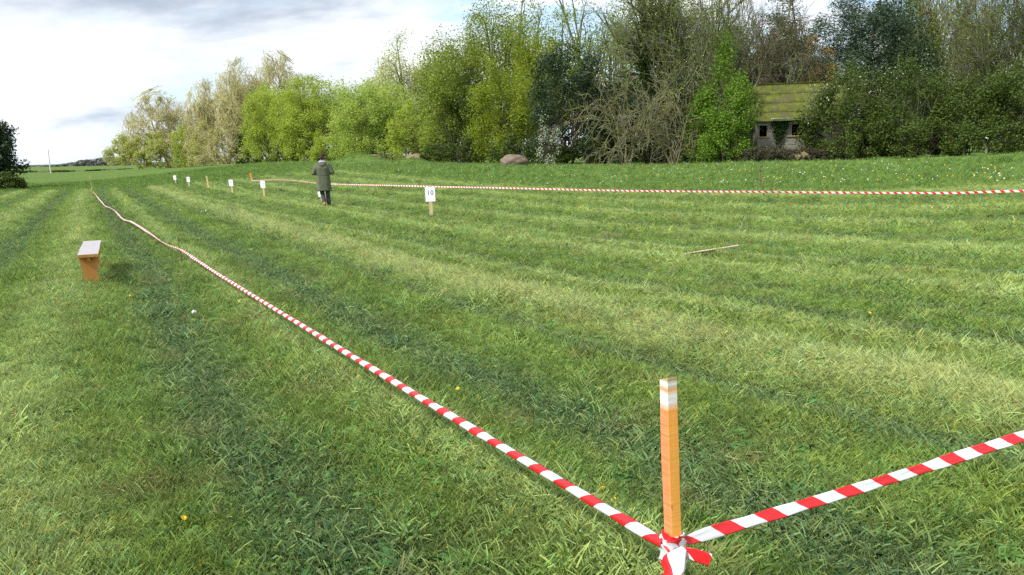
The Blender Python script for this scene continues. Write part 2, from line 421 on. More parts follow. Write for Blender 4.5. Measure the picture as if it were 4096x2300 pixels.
# ------------------------------------------------------------------ trees and shrubs
def unit(v): return v/(np.linalg.norm(v)+1e-9)
def grow(rng, stems, levels, lean=.15, fork=0.0):
    """levels: per level (segments, wiggle, tropism, children, child angle, child length ratio, start fraction). Unit-height skeleton."""
    S = []; tips = []; stack = []
    for i in range(stems):
        a = 2*math.pi*(i/stems)+rng.uniform(-.5, .5); le = lean*(rng.uniform(.4, 1.3) if stems > 1 else rng.uniform(0, .6))
        d = np.array([math.cos(a)*math.sin(le), math.sin(a)*math.sin(le), math.cos(le)])
        off = np.array([math.cos(a), math.sin(a), 0])*(.02*stems**.5 if stems > 1 else 0)
        stack.append((off, d, .62*rng.uniform(.8, 1.1), .020*(1 if stems == 1 else 1.5/stems**.5), 0))
    while stack:
        p, d, ln, r, lv = stack.pop()
        k, wig, trop, nch, ang, ratio, start = levels[lv]
        pts = [p]; dirs = []; rad = [r]
        for s in range(k):
            d = unit(d+rng.normal(0, wig, 3)+np.array([0, 0, trop])/k); p = p+d*ln/k; pts.append(p); dirs.append(d); rad.append(r*(1-.62*(s+1)/k))
            S.append((pts[-2], p, rad[-2], rad[-1], lv))
        if lv == len(levels)-1:
            for s in range(k): tips.append((pts[s+1], dirs[s]))
            continue
        for c in range(nch):
            t = start+(1-start)*(c+rng.uniform(.1, .9))/nch; f = t*k; s = min(int(f), k-1); q = pts[s]+(pts[s+1]-pts[s])*(f-s)
            dd = dirs[s]; az = rng.uniform(0, 2*math.pi) if lv else 2.4*c+rng.uniform(-.5, .5)
            e = unit(np.cross(dd, [.3, .5, .81])); g = np.cross(dd, e); an = ang*rng.uniform(.65, 1.3)
            nd = unit(dd*math.cos(an)+(e*math.cos(az)+g*math.sin(az))*math.sin(an))
            rr = rad[s]*(.62 if lv else .55)
            stack.append((q, nd, ln*ratio*rng.uniform(.7, 1.2)*(1.15-.55*t if lv == 0 else 1), rr, lv+1))
        stack.append((p, d, ln*ratio*.9, rad[-1], lv+1))
    A = np.array([s[0] for s in S]); B = np.array([s[1] for s in S]); R0 = np.array([s[2] for s in S]); R1 = np.array([s[3] for s in S]); LV = np.array([s[4] for s in S])
    TP = np.array([t[0] for t in tips]); TD = np.array([t[1] for t in tips])
    return A, B, R0, R1, LV, TP, TD
def fit(sk, W, H, D=None):
    A, B, R0, R1, LV, TP, TD = sk
    D = D or W
    sz = H/max(np.percentile(B[:, 2], 99.0), 1e-3)
    cx = B[:, 0].mean()*0; sx = W*.5/np.percentile(np.abs(B[:, 0]-cx), 97.5); sy = D*.5/np.percentile(np.abs(B[:, 1]), 97.5)
    m = np.array([sx, sy, sz]); g = H
    def cl(P):
        P = P*m; P[:, 2] = np.maximum(P[:, 2], -.1); P[:, 2] = np.where(P[:, 2] > .93*H, .93*H+(P[:, 2]-.93*H)*.4, P[:, 2]); return P
    return cl(A), cl(B), R0*g, R1*g, LV, cl(TP), TD
def tubes(A, B, R0, R1, n, rmin):
    d = B-A; L = np.linalg.norm(d, axis=1, keepdims=True)+1e-9; d = d/L
    ref = np.where(np.abs(d[:, 2:3]) < .9, np.array([[0, 0, 1.]]), np.array([[1., 0, 0]]))
    e = np.cross(d, ref); e /= np.linalg.norm(e, axis=1, keepdims=True); g = np.cross(d, e)
    a = np.arange(n)*2*math.pi/n; R0 = np.maximum(R0, rmin)[:, None, None]; R1 = np.maximum(R1, rmin*.7)[:, None, None]
    ring = e[:, None, :]*np.cos(a)[None, :, None]+g[:, None, :]*np.sin(a)[None, :, None]
    V = np.concatenate([A[:, None]-d[:, None]*R0*.3+ring*R0, B[:, None]+d[:, None]*R1*.3+ring*R1], 1)
    N = len(A); base = (np.arange(N)*2*n)[:, None]; j = np.arange(n)[None]; j2 = (j+1) % n
    F = np.stack([base+j, base+j2, base+n+j2, base+n+j], -1).reshape(-1, 4)
    return V.reshape(-1, 3), F
def wood_part(name, sk, mat, rmin=.012, maxlv=9, parent=None, thick=1.0):
    A, B, R0, R1, LV, TP, TD = sk; Vs = []; Fs = []; o = 0
    for sel, n in ((LV == 0, 7), (LV == 1, 5), ((LV >= 2) & (LV <= maxlv), 3)):
        if not sel.any(): continue
        V, F = tubes(A[sel], B[sel], R0[sel]*thick, R1[sel]*thick, n, rmin); Vs.append(V); Fs.append(F+o); o += len(V)
    return link(name, mk_mesh(name, np.concatenate(Vs), np.concatenate(Fs), [mat], True), parent)
def leaves(rng, P, Dr, size, aspect=.6, droop=.2, flat=.5, out=None):
    """one folded-free quad per leaf"""
    n = len(P); d = rng.normal(size=(n, 3)); d[:, 2] = d[:, 2]*(1-flat)-droop
    if Dr is not None: d += Dr*.5
    d /= np.linalg.norm(d, axis=1, keepdims=True)
    nr = rng.normal(size=(n, 3)); nr[:, 2] += .9
    if out is not None: nr += out*.8
    s = np.cross(d, nr); s /= np.linalg.norm(s, axis=1, keepdims=True)+1e-9
    L = (size*rng.uniform(.55, 1.35, n))[:, None]; W = L*aspect*rng.uniform(.7, 1.2, n)[:, None]
    nn = np.cross(s, d)*W*.15
    V = np.stack([P-d*L*.5, P+s*W*.5+nn, P+d*L*.5, P-s*W*.5+nn], 1).reshape(-1, 3)
    F = np.arange(4*n).reshape(-1, 4)
    return V, F
def leaf_part(name, V, F, mat, rng, parent, n=None):
    n = len(F); return link(name, mk_mesh(name, V, F, [mat], False, rng.beta(1.6, 1.6, n)), parent)

LV_TREE = [(6, .05, .10, 13, 1.0, .55, .22), (4, .13, .12, 6, .75, .52, .2), (3, .18, .05, 5, .75, .55, .15), (2, .22, .0, 0, 0, 0, 0)]
LV_OAK = [(6, .06, .10, 12, .95, .62, .25), (4, .16, .10, 7, .75, .52, .2), (3, .2, .08, 6, .75, .55, .15), (2, .22, .05, 3, .7, .6, .1), (1, .25, .0, 0, 0, 0, 0)]
LV_UP = [(7, .04, .15, 14, .6, .50, .2), (4, .10, .35, 6, .55, .5, .15), (3, .14, .2, 6, .6, .55, .1), (2, .2, .1, 2, .5, .6, .1), (1, .2, .05, 0, 0, 0, 0)]
LV_WILLOW = [(5, .10, -.1, 8, .85, .75, .15), (6, .17, -.7, 5, .65, .55, .15), (5, .22, -.40, 4, .7, .5, .1), (3, .28, .0, 0, 0, 0, 0)]
LV_PINE = [(7, .03, .1, 22, 1.25, .36, .25), (4, .10, .25, 7, .7, .5, .2), (2, .16, .2, 4, .6, .6, .2), (2, .2, .2, 0, 0, 0, 0)]
TREE_N = [0]
def tree(px, ytop, Y, Wpx, label, kind='leafy', mats=None, group=None, stems=1, nleaf=16000, lsize=.17, levels=None, lean=.15, sigma=.30, cat='tree', name='broadleaf_tree', dome=None, low=0.0, D=None, thick=1.0, rmin=.012, off=0, maxlv=1, aspect=.6, base=None):
    nleaf = int(nleaf*.82); lsize *= 1.08; TREE_N[0] += 1; rng = np.random.default_rng(500+TREE_N[0]+off*97)
    b = foot(px if base is None else base, Y); top = at(px, ytop, Y); H = top.z-b.z; W = Wpx*Y/FPX
    sk = fit(grow(rng, stems, levels or LV_TREE, lean), W, H, D)
    if dome is not None:      # draw stray tips in to an even, rounded crown
        def dm(P):
            c = np.array([0, 0, H*(1-dome)]); k = np.array([W*.52, (D or W)*.52, H*dome]); q = (P-c)/k; q[:, 2] = np.where(q[:, 2] < 0, q[:, 2]*.25, q[:, 2]); r = np.linalg.norm(q, axis=1, keepdims=True)
            f = np.where(r > .75, (.75+.27*np.tanh((r-.75)/.27))/np.maximum(r, 1e-6), 1); w = np.clip(P[:, 2:3]/(H*.2), 0, 1); return np.where(True, c+(P-c)*(f*w+1-w), P)
        sk = (dm(sk[0]), dm(sk[1]), *sk[2:5], dm(sk[5]), sk[6])
    root = link(name, None, loc=b, label=label, cat=cat, group=group)
    bark, leaf = mats
    wood_part('trunk', sk, bark, rmin, maxlv if kind == 'leafy' else 9, root, thick)
    A, B, R0, R1, LV, TP, TD = sk
    if nleaf and leaf:
        w = rng.uniform(.3, 1, len(TP))**2
        if low: w = w*(TP[:, 2] > low*H)
        i = rng.choice(len(TP), nleaf, p=w/w.sum())
        P = TP[i]+rng.normal(0, sigma, (nleaf, 3))*np.array([1, 1, .7])
        P = P[P[:, 2] > .05]; V, F = leaves(rng, P, None, lsize, aspect)
        leaf_part('crown', V, F, leaf, rng, root)
    return root, sk, rng, b, H, W
def bush(px0, px1, ytop, Y, label, bark, leaf, n=16000, lsize=.15, depth=None, name='shrub', cat='shrub', group=None, blossom=None, nblossom=0, clumps=90, topvar=.35, aspect=.6, stemlevels=True, droop=.2, bl_low=.45, ybase=None, pw=2.6):
    """a shrub: stems, and leaves gathered in clumps round an uneven dome"""
    n = int(n*.82); lsize *= 1.08; TREE_N[0] += 1; rng = np.random.default_rng(900+TREE_N[0])
    pc = (px0+px1)/2; b = foot(pc, Y); H = at(pc, ytop, Y).z-b.z; W = (px1-px0)*Y/FPX; D = depth or W*.7
    root = link(name, None, loc=b, label=label, cat=cat, group=group)
    k = clumps; u = rng.normal(size=(k, 3)); u /= np.linalg.norm(u, axis=1, keepdims=True); u[:, 2] = np.abs(u[:, 2])
    # flatter-sided dome
    u = np.sign(u)*np.abs(u)**(2/pw); rr = rng.uniform(.25, 1, k)**.35
    C = u*rr[:, None]*np.array([W*.5, D*.5, H*.92]); sx = C[:, 0]/(W*.5)
    top = 1-topvar*vnoise(sx*2.3+7.7*TREE_N[0], C[:, 1]*.5, 3)
    C[:, 2] = C[:, 2]*top+.15
    rad = rng.uniform(.35, .95, k)*min(1.0, (W*H)**.5*.16)
    w = rad**2; i = rng.choice(k, n, p=w/w.sum())
    q = rng.normal(size=(n, 3)); q /= np.linalg.norm(q, axis=1, keepdims=True)
    P = C[i]+q*(rad[i]*rng.uniform(.35, 1.15, n))[:, None]*np.array([1, 1, .8]); P[:, 2] = np.abs(P[:, 2])+.02
    nz = H/np.percentile(P[:, 2], 99); nx = W*.5/np.percentile(np.abs(P[:, 0]), 98.5); m_ = np.array([nx, 1, nz]); P = P*m_; C = C*m_
    V, F = leaves(rng, P, None, lsize, aspect, droop, out=q)
    leaf_part('foliage', V, F, leaf, rng, root)
    if stemlevels:
        sk = fit(grow(rng, 6, [(4, .12, .1, 6, .6, .5, .2), (3, .18, .1, 4, .7, .55, .2), (1, .2, .05, 0, 0, 0, 0)], .6), W*.92, H*.97, D*.92)
        wood_part('stems', sk, bark, .010, 9, root, .6)
    if blossom:
        hi = C[C[:, 2] > bl_low*H]; j = rng.integers(0, len(hi), max(6, nblossom//14)); cc = hi[j]+rng.normal(0, .45, (len(j), 3))
        m = rng.integers(0, len(cc), nblossom); P = cc[m]+rng.normal(0, .26, (nblossom, 3)); V, F = leaves(rng, P, None, lsize*.62, .9)
        leaf_part('blossom', V, F, blossom, rng, root)
    return root

# barks and leaves; sunlit left and shaded right are partly put into the colours
B_grey = bark_mat('bark_grey', (.10, .085, .06), (.20, .175, .125), (.13, .135, .055))
B_pale = bark_mat('bark_pale_sunlit_twigs', (.42, .36, .18), (.58, .51, .28), (.48, .46, .21))  # pale twigs, lightened more to carry the sun on the left trees
B_moss = bark_mat('bark_mossy', (.11, .11, .072), (.21, .21, .14), (.15, .175, .06))
B_lich = bark_mat('bark_lichened', (.13, .125, .075), (.24, .225, .145), (.17, .18, .065))
B_dark = bark_mat('bark_dark', (.045, .035, .025), (.09, .075, .05))
B_brown = bark_mat('bark_brown_twigs', (.15, .115, .075), (.25, .20, .135))
L_lime = leaf_mat('leaf_lime_sunlit', (.30, .42, .06), (.46, .56, .13), (.38, .48, .09), .5)
L_lime2 = leaf_mat('leaf_fresh_sunlit', (.25, .35, .032), (.42, .50, .08), (.34, .43, .055), .5)  # spring green with the left wood's sunlight put into the leaf colour
L_pale = leaf_mat('leaf_pale_sunlit', (.36, .40, .085), (.50, .52, .16), (.42, .45, .11), .5)
L_tan = leaf_mat('leaf_bud_tan', (.38, .40, .11), (.52, .51, .19), (.36, .42, .09), .45)
L_olive = leaf_mat('leaf_olive', (.14, .21, .024), (.23, .30, .045), (.27, .34, .045), .4)
L_yel = leaf_mat('leaf_yellow_green', (.16, .235, .016), (.28, .34, .03), (.22, .29, .02), .45)
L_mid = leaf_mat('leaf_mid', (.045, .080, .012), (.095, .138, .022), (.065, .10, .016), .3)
L_fresh = leaf_mat('leaf_bright_hawthorn', (.09, .19, .014), (.17, .29, .028), (.13, .23, .02), .4)
L_dark = leaf_mat('leaf_evergreen', (.022, .045, .018), (.045, .075, .03), (.03, .055, .024), .15)
L_ivy = leaf_mat('leaf_ivy', (.022, .055, .012), (.05, .10, .02), (.035, .07, .016), .2)
L_pine = leaf_mat('needles', (.035, .070, .040), (.065, .105, .055), (.055, .085, .035), .15)
L_bronze = leaf_mat('leaf_bronze', (.22, .15, .03), (.30, .19, .045), (.19, .18, .03), .4)
L_brown = leaf_mat('bramble_leaf', (.055, .052, .030), (.095, .080, .045), (.045, .065, .02), .2)
L_white = leaf_mat('blossom_white', (.34, .39, .25), (.54, .58, .46), (.42, .46, .33), .3)
L_dry = leaf_mat('dry_grass', (.34, .27, .14), (.48, .40, .22), (.30, .27, .12), .2)

# --- far left: trees just breaking bud, their colours paled further for sunlight
tree(690, 335, 168, 320, 'pale bare tree with tight round crown and dark nests, far left of wood', 'bare', (B_pale, L_tan), stems=3, lean=.7, dome=.62, levels=LV_OAK, nleaf=3600, lsize=.22, sigma=.5, rmin=.035, name='bare_tree', off=1)
tree(905, 265, 152, 290, 'pale bare tree with wide open crown between the round one and tallest', 'bare', (B_pale, L_tan), stems=3, lean=.7, dome=.62, levels=LV_OAK, nleaf=3200, lsize=.22, sigma=.5, rmin=.032, name='bare_tree')
tree(1060, 165, 146, 360, 'tallest pale bare tree rising behind the lime green tree', 'bare', (B_pale, L_tan), stems=3, lean=.7, dome=.6, levels=LV_OAK, nleaf=3800, lsize=.22, sigma=.5, rmin=.032, name='bare_tree', off=2)
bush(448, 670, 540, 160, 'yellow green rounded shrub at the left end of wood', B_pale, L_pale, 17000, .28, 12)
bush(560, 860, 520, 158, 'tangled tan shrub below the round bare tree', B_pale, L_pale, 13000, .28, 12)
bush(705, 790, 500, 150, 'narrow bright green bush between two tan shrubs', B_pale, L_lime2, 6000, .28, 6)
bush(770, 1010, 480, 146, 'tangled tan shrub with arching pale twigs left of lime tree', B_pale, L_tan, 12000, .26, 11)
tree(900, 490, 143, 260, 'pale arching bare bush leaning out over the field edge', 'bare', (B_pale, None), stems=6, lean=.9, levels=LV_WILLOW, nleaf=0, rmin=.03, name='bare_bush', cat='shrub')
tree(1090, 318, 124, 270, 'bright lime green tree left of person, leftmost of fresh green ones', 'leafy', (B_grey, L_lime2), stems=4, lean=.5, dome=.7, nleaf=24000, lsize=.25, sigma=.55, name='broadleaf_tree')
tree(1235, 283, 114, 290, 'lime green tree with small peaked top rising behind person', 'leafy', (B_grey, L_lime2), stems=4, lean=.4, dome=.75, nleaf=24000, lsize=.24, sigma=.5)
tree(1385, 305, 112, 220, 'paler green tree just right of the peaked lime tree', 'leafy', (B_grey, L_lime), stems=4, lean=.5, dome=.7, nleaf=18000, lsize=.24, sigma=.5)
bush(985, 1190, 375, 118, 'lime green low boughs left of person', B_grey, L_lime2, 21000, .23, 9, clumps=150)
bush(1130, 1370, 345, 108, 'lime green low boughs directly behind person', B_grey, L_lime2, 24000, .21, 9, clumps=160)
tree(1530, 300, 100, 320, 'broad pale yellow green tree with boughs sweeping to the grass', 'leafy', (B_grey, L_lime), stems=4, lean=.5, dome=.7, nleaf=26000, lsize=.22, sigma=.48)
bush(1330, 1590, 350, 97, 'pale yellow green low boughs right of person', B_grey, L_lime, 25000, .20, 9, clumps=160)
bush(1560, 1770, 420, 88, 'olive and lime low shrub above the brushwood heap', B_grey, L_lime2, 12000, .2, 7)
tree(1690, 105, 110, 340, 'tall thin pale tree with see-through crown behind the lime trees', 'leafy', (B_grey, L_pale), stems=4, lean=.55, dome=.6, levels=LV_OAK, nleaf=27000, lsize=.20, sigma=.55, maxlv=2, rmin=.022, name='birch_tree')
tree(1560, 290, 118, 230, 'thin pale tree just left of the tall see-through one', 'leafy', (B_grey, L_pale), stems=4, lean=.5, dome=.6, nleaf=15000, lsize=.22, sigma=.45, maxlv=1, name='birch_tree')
# --- middle: tall olive trees
tree(1890, 30, 80, 420, 'tall olive green tree on the shoulder of the wood', 'leafy', (B_moss, L_olive), stems=4, lean=.5, dome=.7, levels=LV_OAK, nleaf=36000, lsize=.19, sigma=.42)
tree(2050, -90, 84, 400, 'very tall olive tree with thin twiggy top cut by frame', 'leafy', (B_moss, L_olive), stems=4, lean=.5, dome=.7, levels=LV_OAK, nleaf=26000, lsize=.19, sigma=.40, maxlv=2, rmin=.018)
tree(2200, 20, 74, 300, 'tall tree with bright yellow green rounded top', 'leafy', (B_moss, L_yel), stems=2, lean=.3, nleaf=20000, lsize=.18, sigma=.38, low=.3)
bush(1705, 1980, 200, 76, 'olive green underwood below the tall shoulder tree', B_moss, L_olive, 28000, .18, 8, clumps=170)
bush(1890, 2190, 260, 68, 'yellow green leafy shrub left of dark holly', B_moss, L_yel, 26000, .16, 7, clumps=150)
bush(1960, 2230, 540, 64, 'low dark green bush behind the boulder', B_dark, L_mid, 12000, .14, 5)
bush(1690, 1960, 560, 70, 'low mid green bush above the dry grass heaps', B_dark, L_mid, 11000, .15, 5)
tree(2400, -140, 82, 420, 'twiggy half leafed tree rising behind the dark holly', 'leafy', (B_moss, L_olive), stems=3, lean=.35, levels=LV_OAK, nleaf=9000, lsize=.19, sigma=.45, maxlv=2, rmin=.018)
# --- holly, ivy tree, arching bare branches
bush(2120, 2440, 200, 58.5, 'tall dark evergreen holly left of the ivy trunk', B_dark, L_dark, 24000, .15, 6, name='holly', topvar=.25)
bush(2330, 2660, 330, 61, 'dark evergreen bush behind the arching bare branches', B_dark, L_dark, 15000, .15, 5, name='holly')
bush(2148, 2246, 462, 56, 'small shrub covered in white blossom before dark holly', B_dark, L_white, 1500, .10, 1.2, name='blackthorn', clumps=70, topvar=.6)
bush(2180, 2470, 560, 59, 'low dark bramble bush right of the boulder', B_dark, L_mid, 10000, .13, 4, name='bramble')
bush(2440, 2760, 400, 58.5, 'broad dark evergreen bush filling space behind drooping branches', B_dark, L_dark, 17000, .14, 3, name='holly')
bush(2430, 2780, 540, 58, 'low dark evergreen bush under the arching branches', B_dark, L_dark, 11000, .13, 4)
r, sk, rg, b, H, W = tree(2640, -260, 60, 620, 'big ivy clad tree with dark leaning trunk and bare crown', 'bare', (B_moss, L_olive), stems=2, lean=.22, levels=LV_OAK, nleaf=6000, lsize=.16, sigma=.35, thick=1.25, name='ivy_tree', off=3)
def ivy(root, sk, rg, n, zmax, sig=.28):
    A, B, R0, R1, LV, TP, TD = sk; s = np.where((LV <= 1) & (R0 > .055))[0]; w = R0[s]*(A[s, 2] < zmax); i = rg.choice(s, n, p=w/w.sum())
    P = A[i]+(B[i]-A[i])*rg.uniform(size=(n, 1)); q = rg.normal(size=(n, 3)); q /= np.linalg.norm(q, axis=1, keepdims=True)
    P = P+q*(R0[i]*1.1+np.abs(rg.normal(0, sig, n)))[:, None]; V, F = leaves(rg, P, None, .14, .85, .4, out=q)
    leaf_part('ivy', V, F, L_ivy, rg, root)
ivy(r, sk, rg, 20000, 17.0, .34)
tree(2790, -220, 58, 420, 'cluster of slim upright bare stems right of ivy trunk', 'bare', (B_moss, L_olive), stems=9, lean=.30, levels=[(8, .03, .25, 9, .5, .42, .3), (4, .12, .3, 6, .6, .5, .2), (3, .16, .1, 4, .6, .55, .2), (2, .2, 0, 0, 0, 0, 0)], nleaf=5000, lsize=.14, sigma=.3, thick=.75, name='coppiced_tree')
tree(2500, 270, 55.5, 420, 'bare mossy bush whose branches arch down to the grass', 'bare', (B_lich, None), stems=5, lean=.95, levels=LV_WILLOW, nleaf=0, rmin=.020, name='bare_bush', cat='shrub', D=6)
tree(2700, 300, 54, 420, 'tangle of pale lichened branches drooping before ivy trunk', 'bare', (B_lich, None), stems=4, lean=.95, levels=LV_WILLOW, nleaf=0, rmin=.020, name='bare_bush', cat='shrub', D=5)
bush(2750, 3050, 165, 53.6, 'bright green hawthorn bush left of the old shed', B_moss, L_fresh, 29000, .14, 3, name='hawthorn', topvar=.5)
bush(2800, 3012, 350, 50.6, 'bright green hawthorn skirt hiding left end of the shed roof', B_moss, L_fresh, 17000, .13, 2.6, name='hawthorn')
tree(3010, 90, 72, 330, 'brown bare tree behind the hawthorn', 'bare', (B_brown, None), stems=3, lean=.4, levels=LV_UP, nleaf=0, rmin=.02, name='bare_tree')
tree(2980, -130, 64, 520, 'slender bare tree with twigs against the blue gap', 'bare', (B_grey, None), stems=2, lean=.5, levels=LV_OAK, nleaf=0, rmin=.016, name='bare_tree')
# --- right: pines, mixed wood, hawthorn hedge
tree(3160, -60, 70, 260, 'dark pine with open branches, left of two', 'leafy', (B_dark, L_pine), levels=LV_PINE, nleaf=26000, lsize=.26, sigma=.32, name='pine_tree', aspect=.25, low=.3)
tree(3430, -160, 68, 430, 'broad blue green pine, right of two', 'leafy', (B_dark, L_pine), levels=LV_PINE, nleaf=40000, lsize=.26, sigma=.40, name='pine_tree', aspect=.25)
bush(3220, 3650, 30, 71, 'dark blue green pine boughs above the hedge', B_dark, L_pine, 30000, .22, 7, clumps=170, name='pine_sapling', aspect=.3)
bush(3180, 3340, 150, 62, 'young bronze leaved tree behind the shed roof', B_moss, L_bronze, 6500, .15, 4, name='bronze_sapling', cat='tree', clumps=50)
tree(3590, -120, 74, 330, 'half leafed green tree right of broad pine', 'leafy', (B_moss, L_olive), stems=2, levels=LV_OAK, nleaf=15000, lsize=.18, sigma=.36, lean=.3)
tree(3730, -150, 78, 260, 'reddish brown bare tree with sky showing through', 'bare', (B_brown, L_bronze), stems=3, lean=.35, levels=LV_UP, nleaf=1800, lsize=.17, sigma=.4, rmin=.02, name='bare_tree')
tree(3660, 20, 66, 260, 'thin half leafed sapling above the blossoming hedge', 'leafy', (B_moss, L_mid), stems=3, lean=.35, nleaf=6000, lsize=.16, sigma=.32, rmin=.014)
tree(3980, -260, 62, 480, 'fan of tall yellowish bare stems at right edge', 'bare', (B_moss, L_olive), stems=5, lean=.38, levels=LV_UP, nleaf=7000, lsize=.15, sigma=.35, thick=.7, rmin=.014, name='coppiced_tree')
tree(4180, -200, 70, 380, 'leafy olive tree cut off by the right frame edge', 'leafy', (B_moss, L_olive), stems=3, lean=.3, nleaf=14000, lsize=.17, sigma=.4)
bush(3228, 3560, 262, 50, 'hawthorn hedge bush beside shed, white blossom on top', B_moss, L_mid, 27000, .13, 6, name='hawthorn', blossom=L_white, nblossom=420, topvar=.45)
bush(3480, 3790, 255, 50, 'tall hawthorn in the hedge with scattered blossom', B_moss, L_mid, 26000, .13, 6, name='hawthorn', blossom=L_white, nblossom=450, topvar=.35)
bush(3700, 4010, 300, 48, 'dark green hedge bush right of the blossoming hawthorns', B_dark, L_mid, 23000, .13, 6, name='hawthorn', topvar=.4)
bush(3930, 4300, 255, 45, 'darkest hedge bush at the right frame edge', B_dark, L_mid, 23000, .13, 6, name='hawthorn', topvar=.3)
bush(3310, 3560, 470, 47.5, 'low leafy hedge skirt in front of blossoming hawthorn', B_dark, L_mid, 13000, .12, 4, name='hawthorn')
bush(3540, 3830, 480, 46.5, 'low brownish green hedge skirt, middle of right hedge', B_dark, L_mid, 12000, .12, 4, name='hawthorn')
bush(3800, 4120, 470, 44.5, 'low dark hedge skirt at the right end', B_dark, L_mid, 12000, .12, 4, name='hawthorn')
bush(2960, 3180, 588, 49, 'brown bramble patch below the shed wall', B_dark, L_brown, 15000, .085, 3, name='bramble', clumps=160)
bush(3130, 3370, 592, 48.5, 'brown bramble patch with dry stalks right of shed', B_dark, L_brown, 15000, .085, 3, name='bramble', clumps=160)
bush(3160, 3230, 612, 47.6, 'tuft of dry straw coloured grass before brambles', B_dark, L_dry, 1500, .22, 1.2, name='dry_grass_clump', cat='plant', aspect=.12, droop=-.6, clumps=20, stemlevels=False)
tree(3110, 215, 56.6, 330, 'bare tangled branches hanging over the shed ridge', 'bare', (B_moss, None), stems=4, lean=.8, levels=LV_WILLOW, nleaf=0, rmin=.018, name='bare_bush', cat='shrub', D=4.5)
# deep shade of the wood behind the first row
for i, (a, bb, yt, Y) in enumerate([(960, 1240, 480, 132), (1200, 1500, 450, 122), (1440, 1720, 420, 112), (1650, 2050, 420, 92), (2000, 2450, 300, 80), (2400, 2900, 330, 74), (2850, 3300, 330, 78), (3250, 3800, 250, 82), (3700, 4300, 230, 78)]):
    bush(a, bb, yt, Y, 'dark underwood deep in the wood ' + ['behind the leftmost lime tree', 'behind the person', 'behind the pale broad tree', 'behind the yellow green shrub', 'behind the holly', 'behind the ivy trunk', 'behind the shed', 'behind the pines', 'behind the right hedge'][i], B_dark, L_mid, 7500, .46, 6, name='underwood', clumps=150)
# --- left edge hedge, field hedge, distant wood
bush(-460, 62, 494, 72, 'dark evergreen hedge end at left frame edge', B_dark, L_dark, 36000, .25, 3.2, name='hedge', cat='hedge', topvar=.25, pw=4.5, clumps=170)
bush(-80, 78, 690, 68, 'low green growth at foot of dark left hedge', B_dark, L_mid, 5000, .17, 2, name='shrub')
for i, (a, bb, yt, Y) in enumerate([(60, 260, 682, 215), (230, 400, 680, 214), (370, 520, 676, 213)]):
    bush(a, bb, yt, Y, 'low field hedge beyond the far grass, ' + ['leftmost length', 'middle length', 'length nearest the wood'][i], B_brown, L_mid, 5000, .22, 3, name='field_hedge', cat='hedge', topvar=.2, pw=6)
def far_wood():
    rng = np.random.default_rng(77); n = 14000
    px = rng.uniform(60, 560, n); Y = rng.uniform(760, 900, n)
    edge = 664-30*ss(130, 470, px)-8*fbm(px/26, px*0, 5, 3)+4
    x = (px-2048)/FPX*Y/1.0133; zt = CAMZ+(678-edge)/FPX*Y; g = base_z(x, Y); z = g+(zt-g)*rng.uniform(0, 1, n)**.6
    V, F = leaves(rng, np.c_[x, Y, z], None, 2.6, .7)
    m = leaf_mat('distant_wood', (.15, .155, .15), (.21, .21, .20), (.14, .16, .15), .1, .02)  # grey of bare twigs, with distance haze mixed into the colour
    o = leaf_part('distant_wood', V, F, m, rng, None); o['kind'] = 'stuff'; o['label'] = 'dark grey wood on the far hill at left horizon'; o['category'] = 'wood'
far_wood()
tree(2580, -170, 88, 420, 'tall olive leaved tree behind the ivy trunk', 'leafy', (B_moss, L_olive), stems=3, lean=.45, dome=.75, nleaf=15000, lsize=.22, sigma=.5, rmin=.02)
tree(2900, -60, 90, 380, 'olive leaved tree deep in the wood behind the hawthorn', 'leafy', (B_moss, L_olive), stems=3, lean=.45, dome=.75, nleaf=13000, lsize=.22, sigma=.5, rmin=.02)
bush(1240, 1420, 545, 102, 'low lime green boughs touching the grass just right of person', B_grey, L_lime2, 6000, .22, 4)

# ------------------------------------------------------------------ the old shed
def box(bm, x0, x1, y0, y1, z0, z1, mi=0, bev=0):
    vs = [bm.verts.new(c) for c in ((x0, y0, z0), (x1, y0, z0), (x1, y1, z0), (x0, y1, z0), (x0, y0, z1), (x1, y0, z1), (x1, y1, z1), (x0, y1, z1))]
    fs = [bm.faces.new([vs[i] for i in f]) for f in ((0, 3, 2, 1), (4, 5, 6, 7), (0, 1, 5, 4), (1, 2, 6, 5), (2, 3, 7, 6), (3, 0, 4, 7))]
    for f in fs: f.material_index = mi
    if bev: bmesh.ops.bevel(bm, geom=list({e for f in fs for e in f.edges}), offset=bev, segments=1, affect='EDGES')
def box_obj(name, parent, dims, mat, bev=.004, label=None, loc=None):
    bm = bmesh.new(); box(bm, *dims, bev=bev); o = link(name, bm_mesh(bm, name, [mat]), parent, loc)
    if label: o['label'] = label
    return o
M_block = plain('concrete_block', (.25, .235, .20), .95, .1, .35, 2.2, .5)
M_mortar = plain('mortar', (.24, .225, .195), .95, .1, .2, 6)
M_gutter = plain('zinc_gutter', (.30, .33, .36), .45, .5, .2, 4)
M_board = plain('grey_board', (.27, .24, .24), .8, .2, .2, 4)
M_inside = plain('dark_interior', (.04, .04, .035), .95, .05, .2, 4)
M_sill = plain('lichened_sill', (.36, .24, .10), .9, .1, .4, 5)
def roof_mat():
    t = NT('mossy_corrugated_roof'); o = t.obj()
    base = t.ramp(t.noise(6, 4, .6, o), [(.3, (.085, .065, .045)), (.7, (.16, .125, .09))])
    moss = t.ramp(t.noise(2.2, 6, .7, o), [(.3, (.055, .066, .020)), (.5, (.105, .12, .028)), (.72, (.18, .20, .034))])
    col = t.mix(t.ramp(t.noise(1.1, 6, .7, o), [(.33, (0, 0, 0)), (.47, (1, 1, 1))]), base, moss)
    return t.bsdf(col, .95, .1, t.bump(t.noise(14, 5, .7, o), .9, .06))
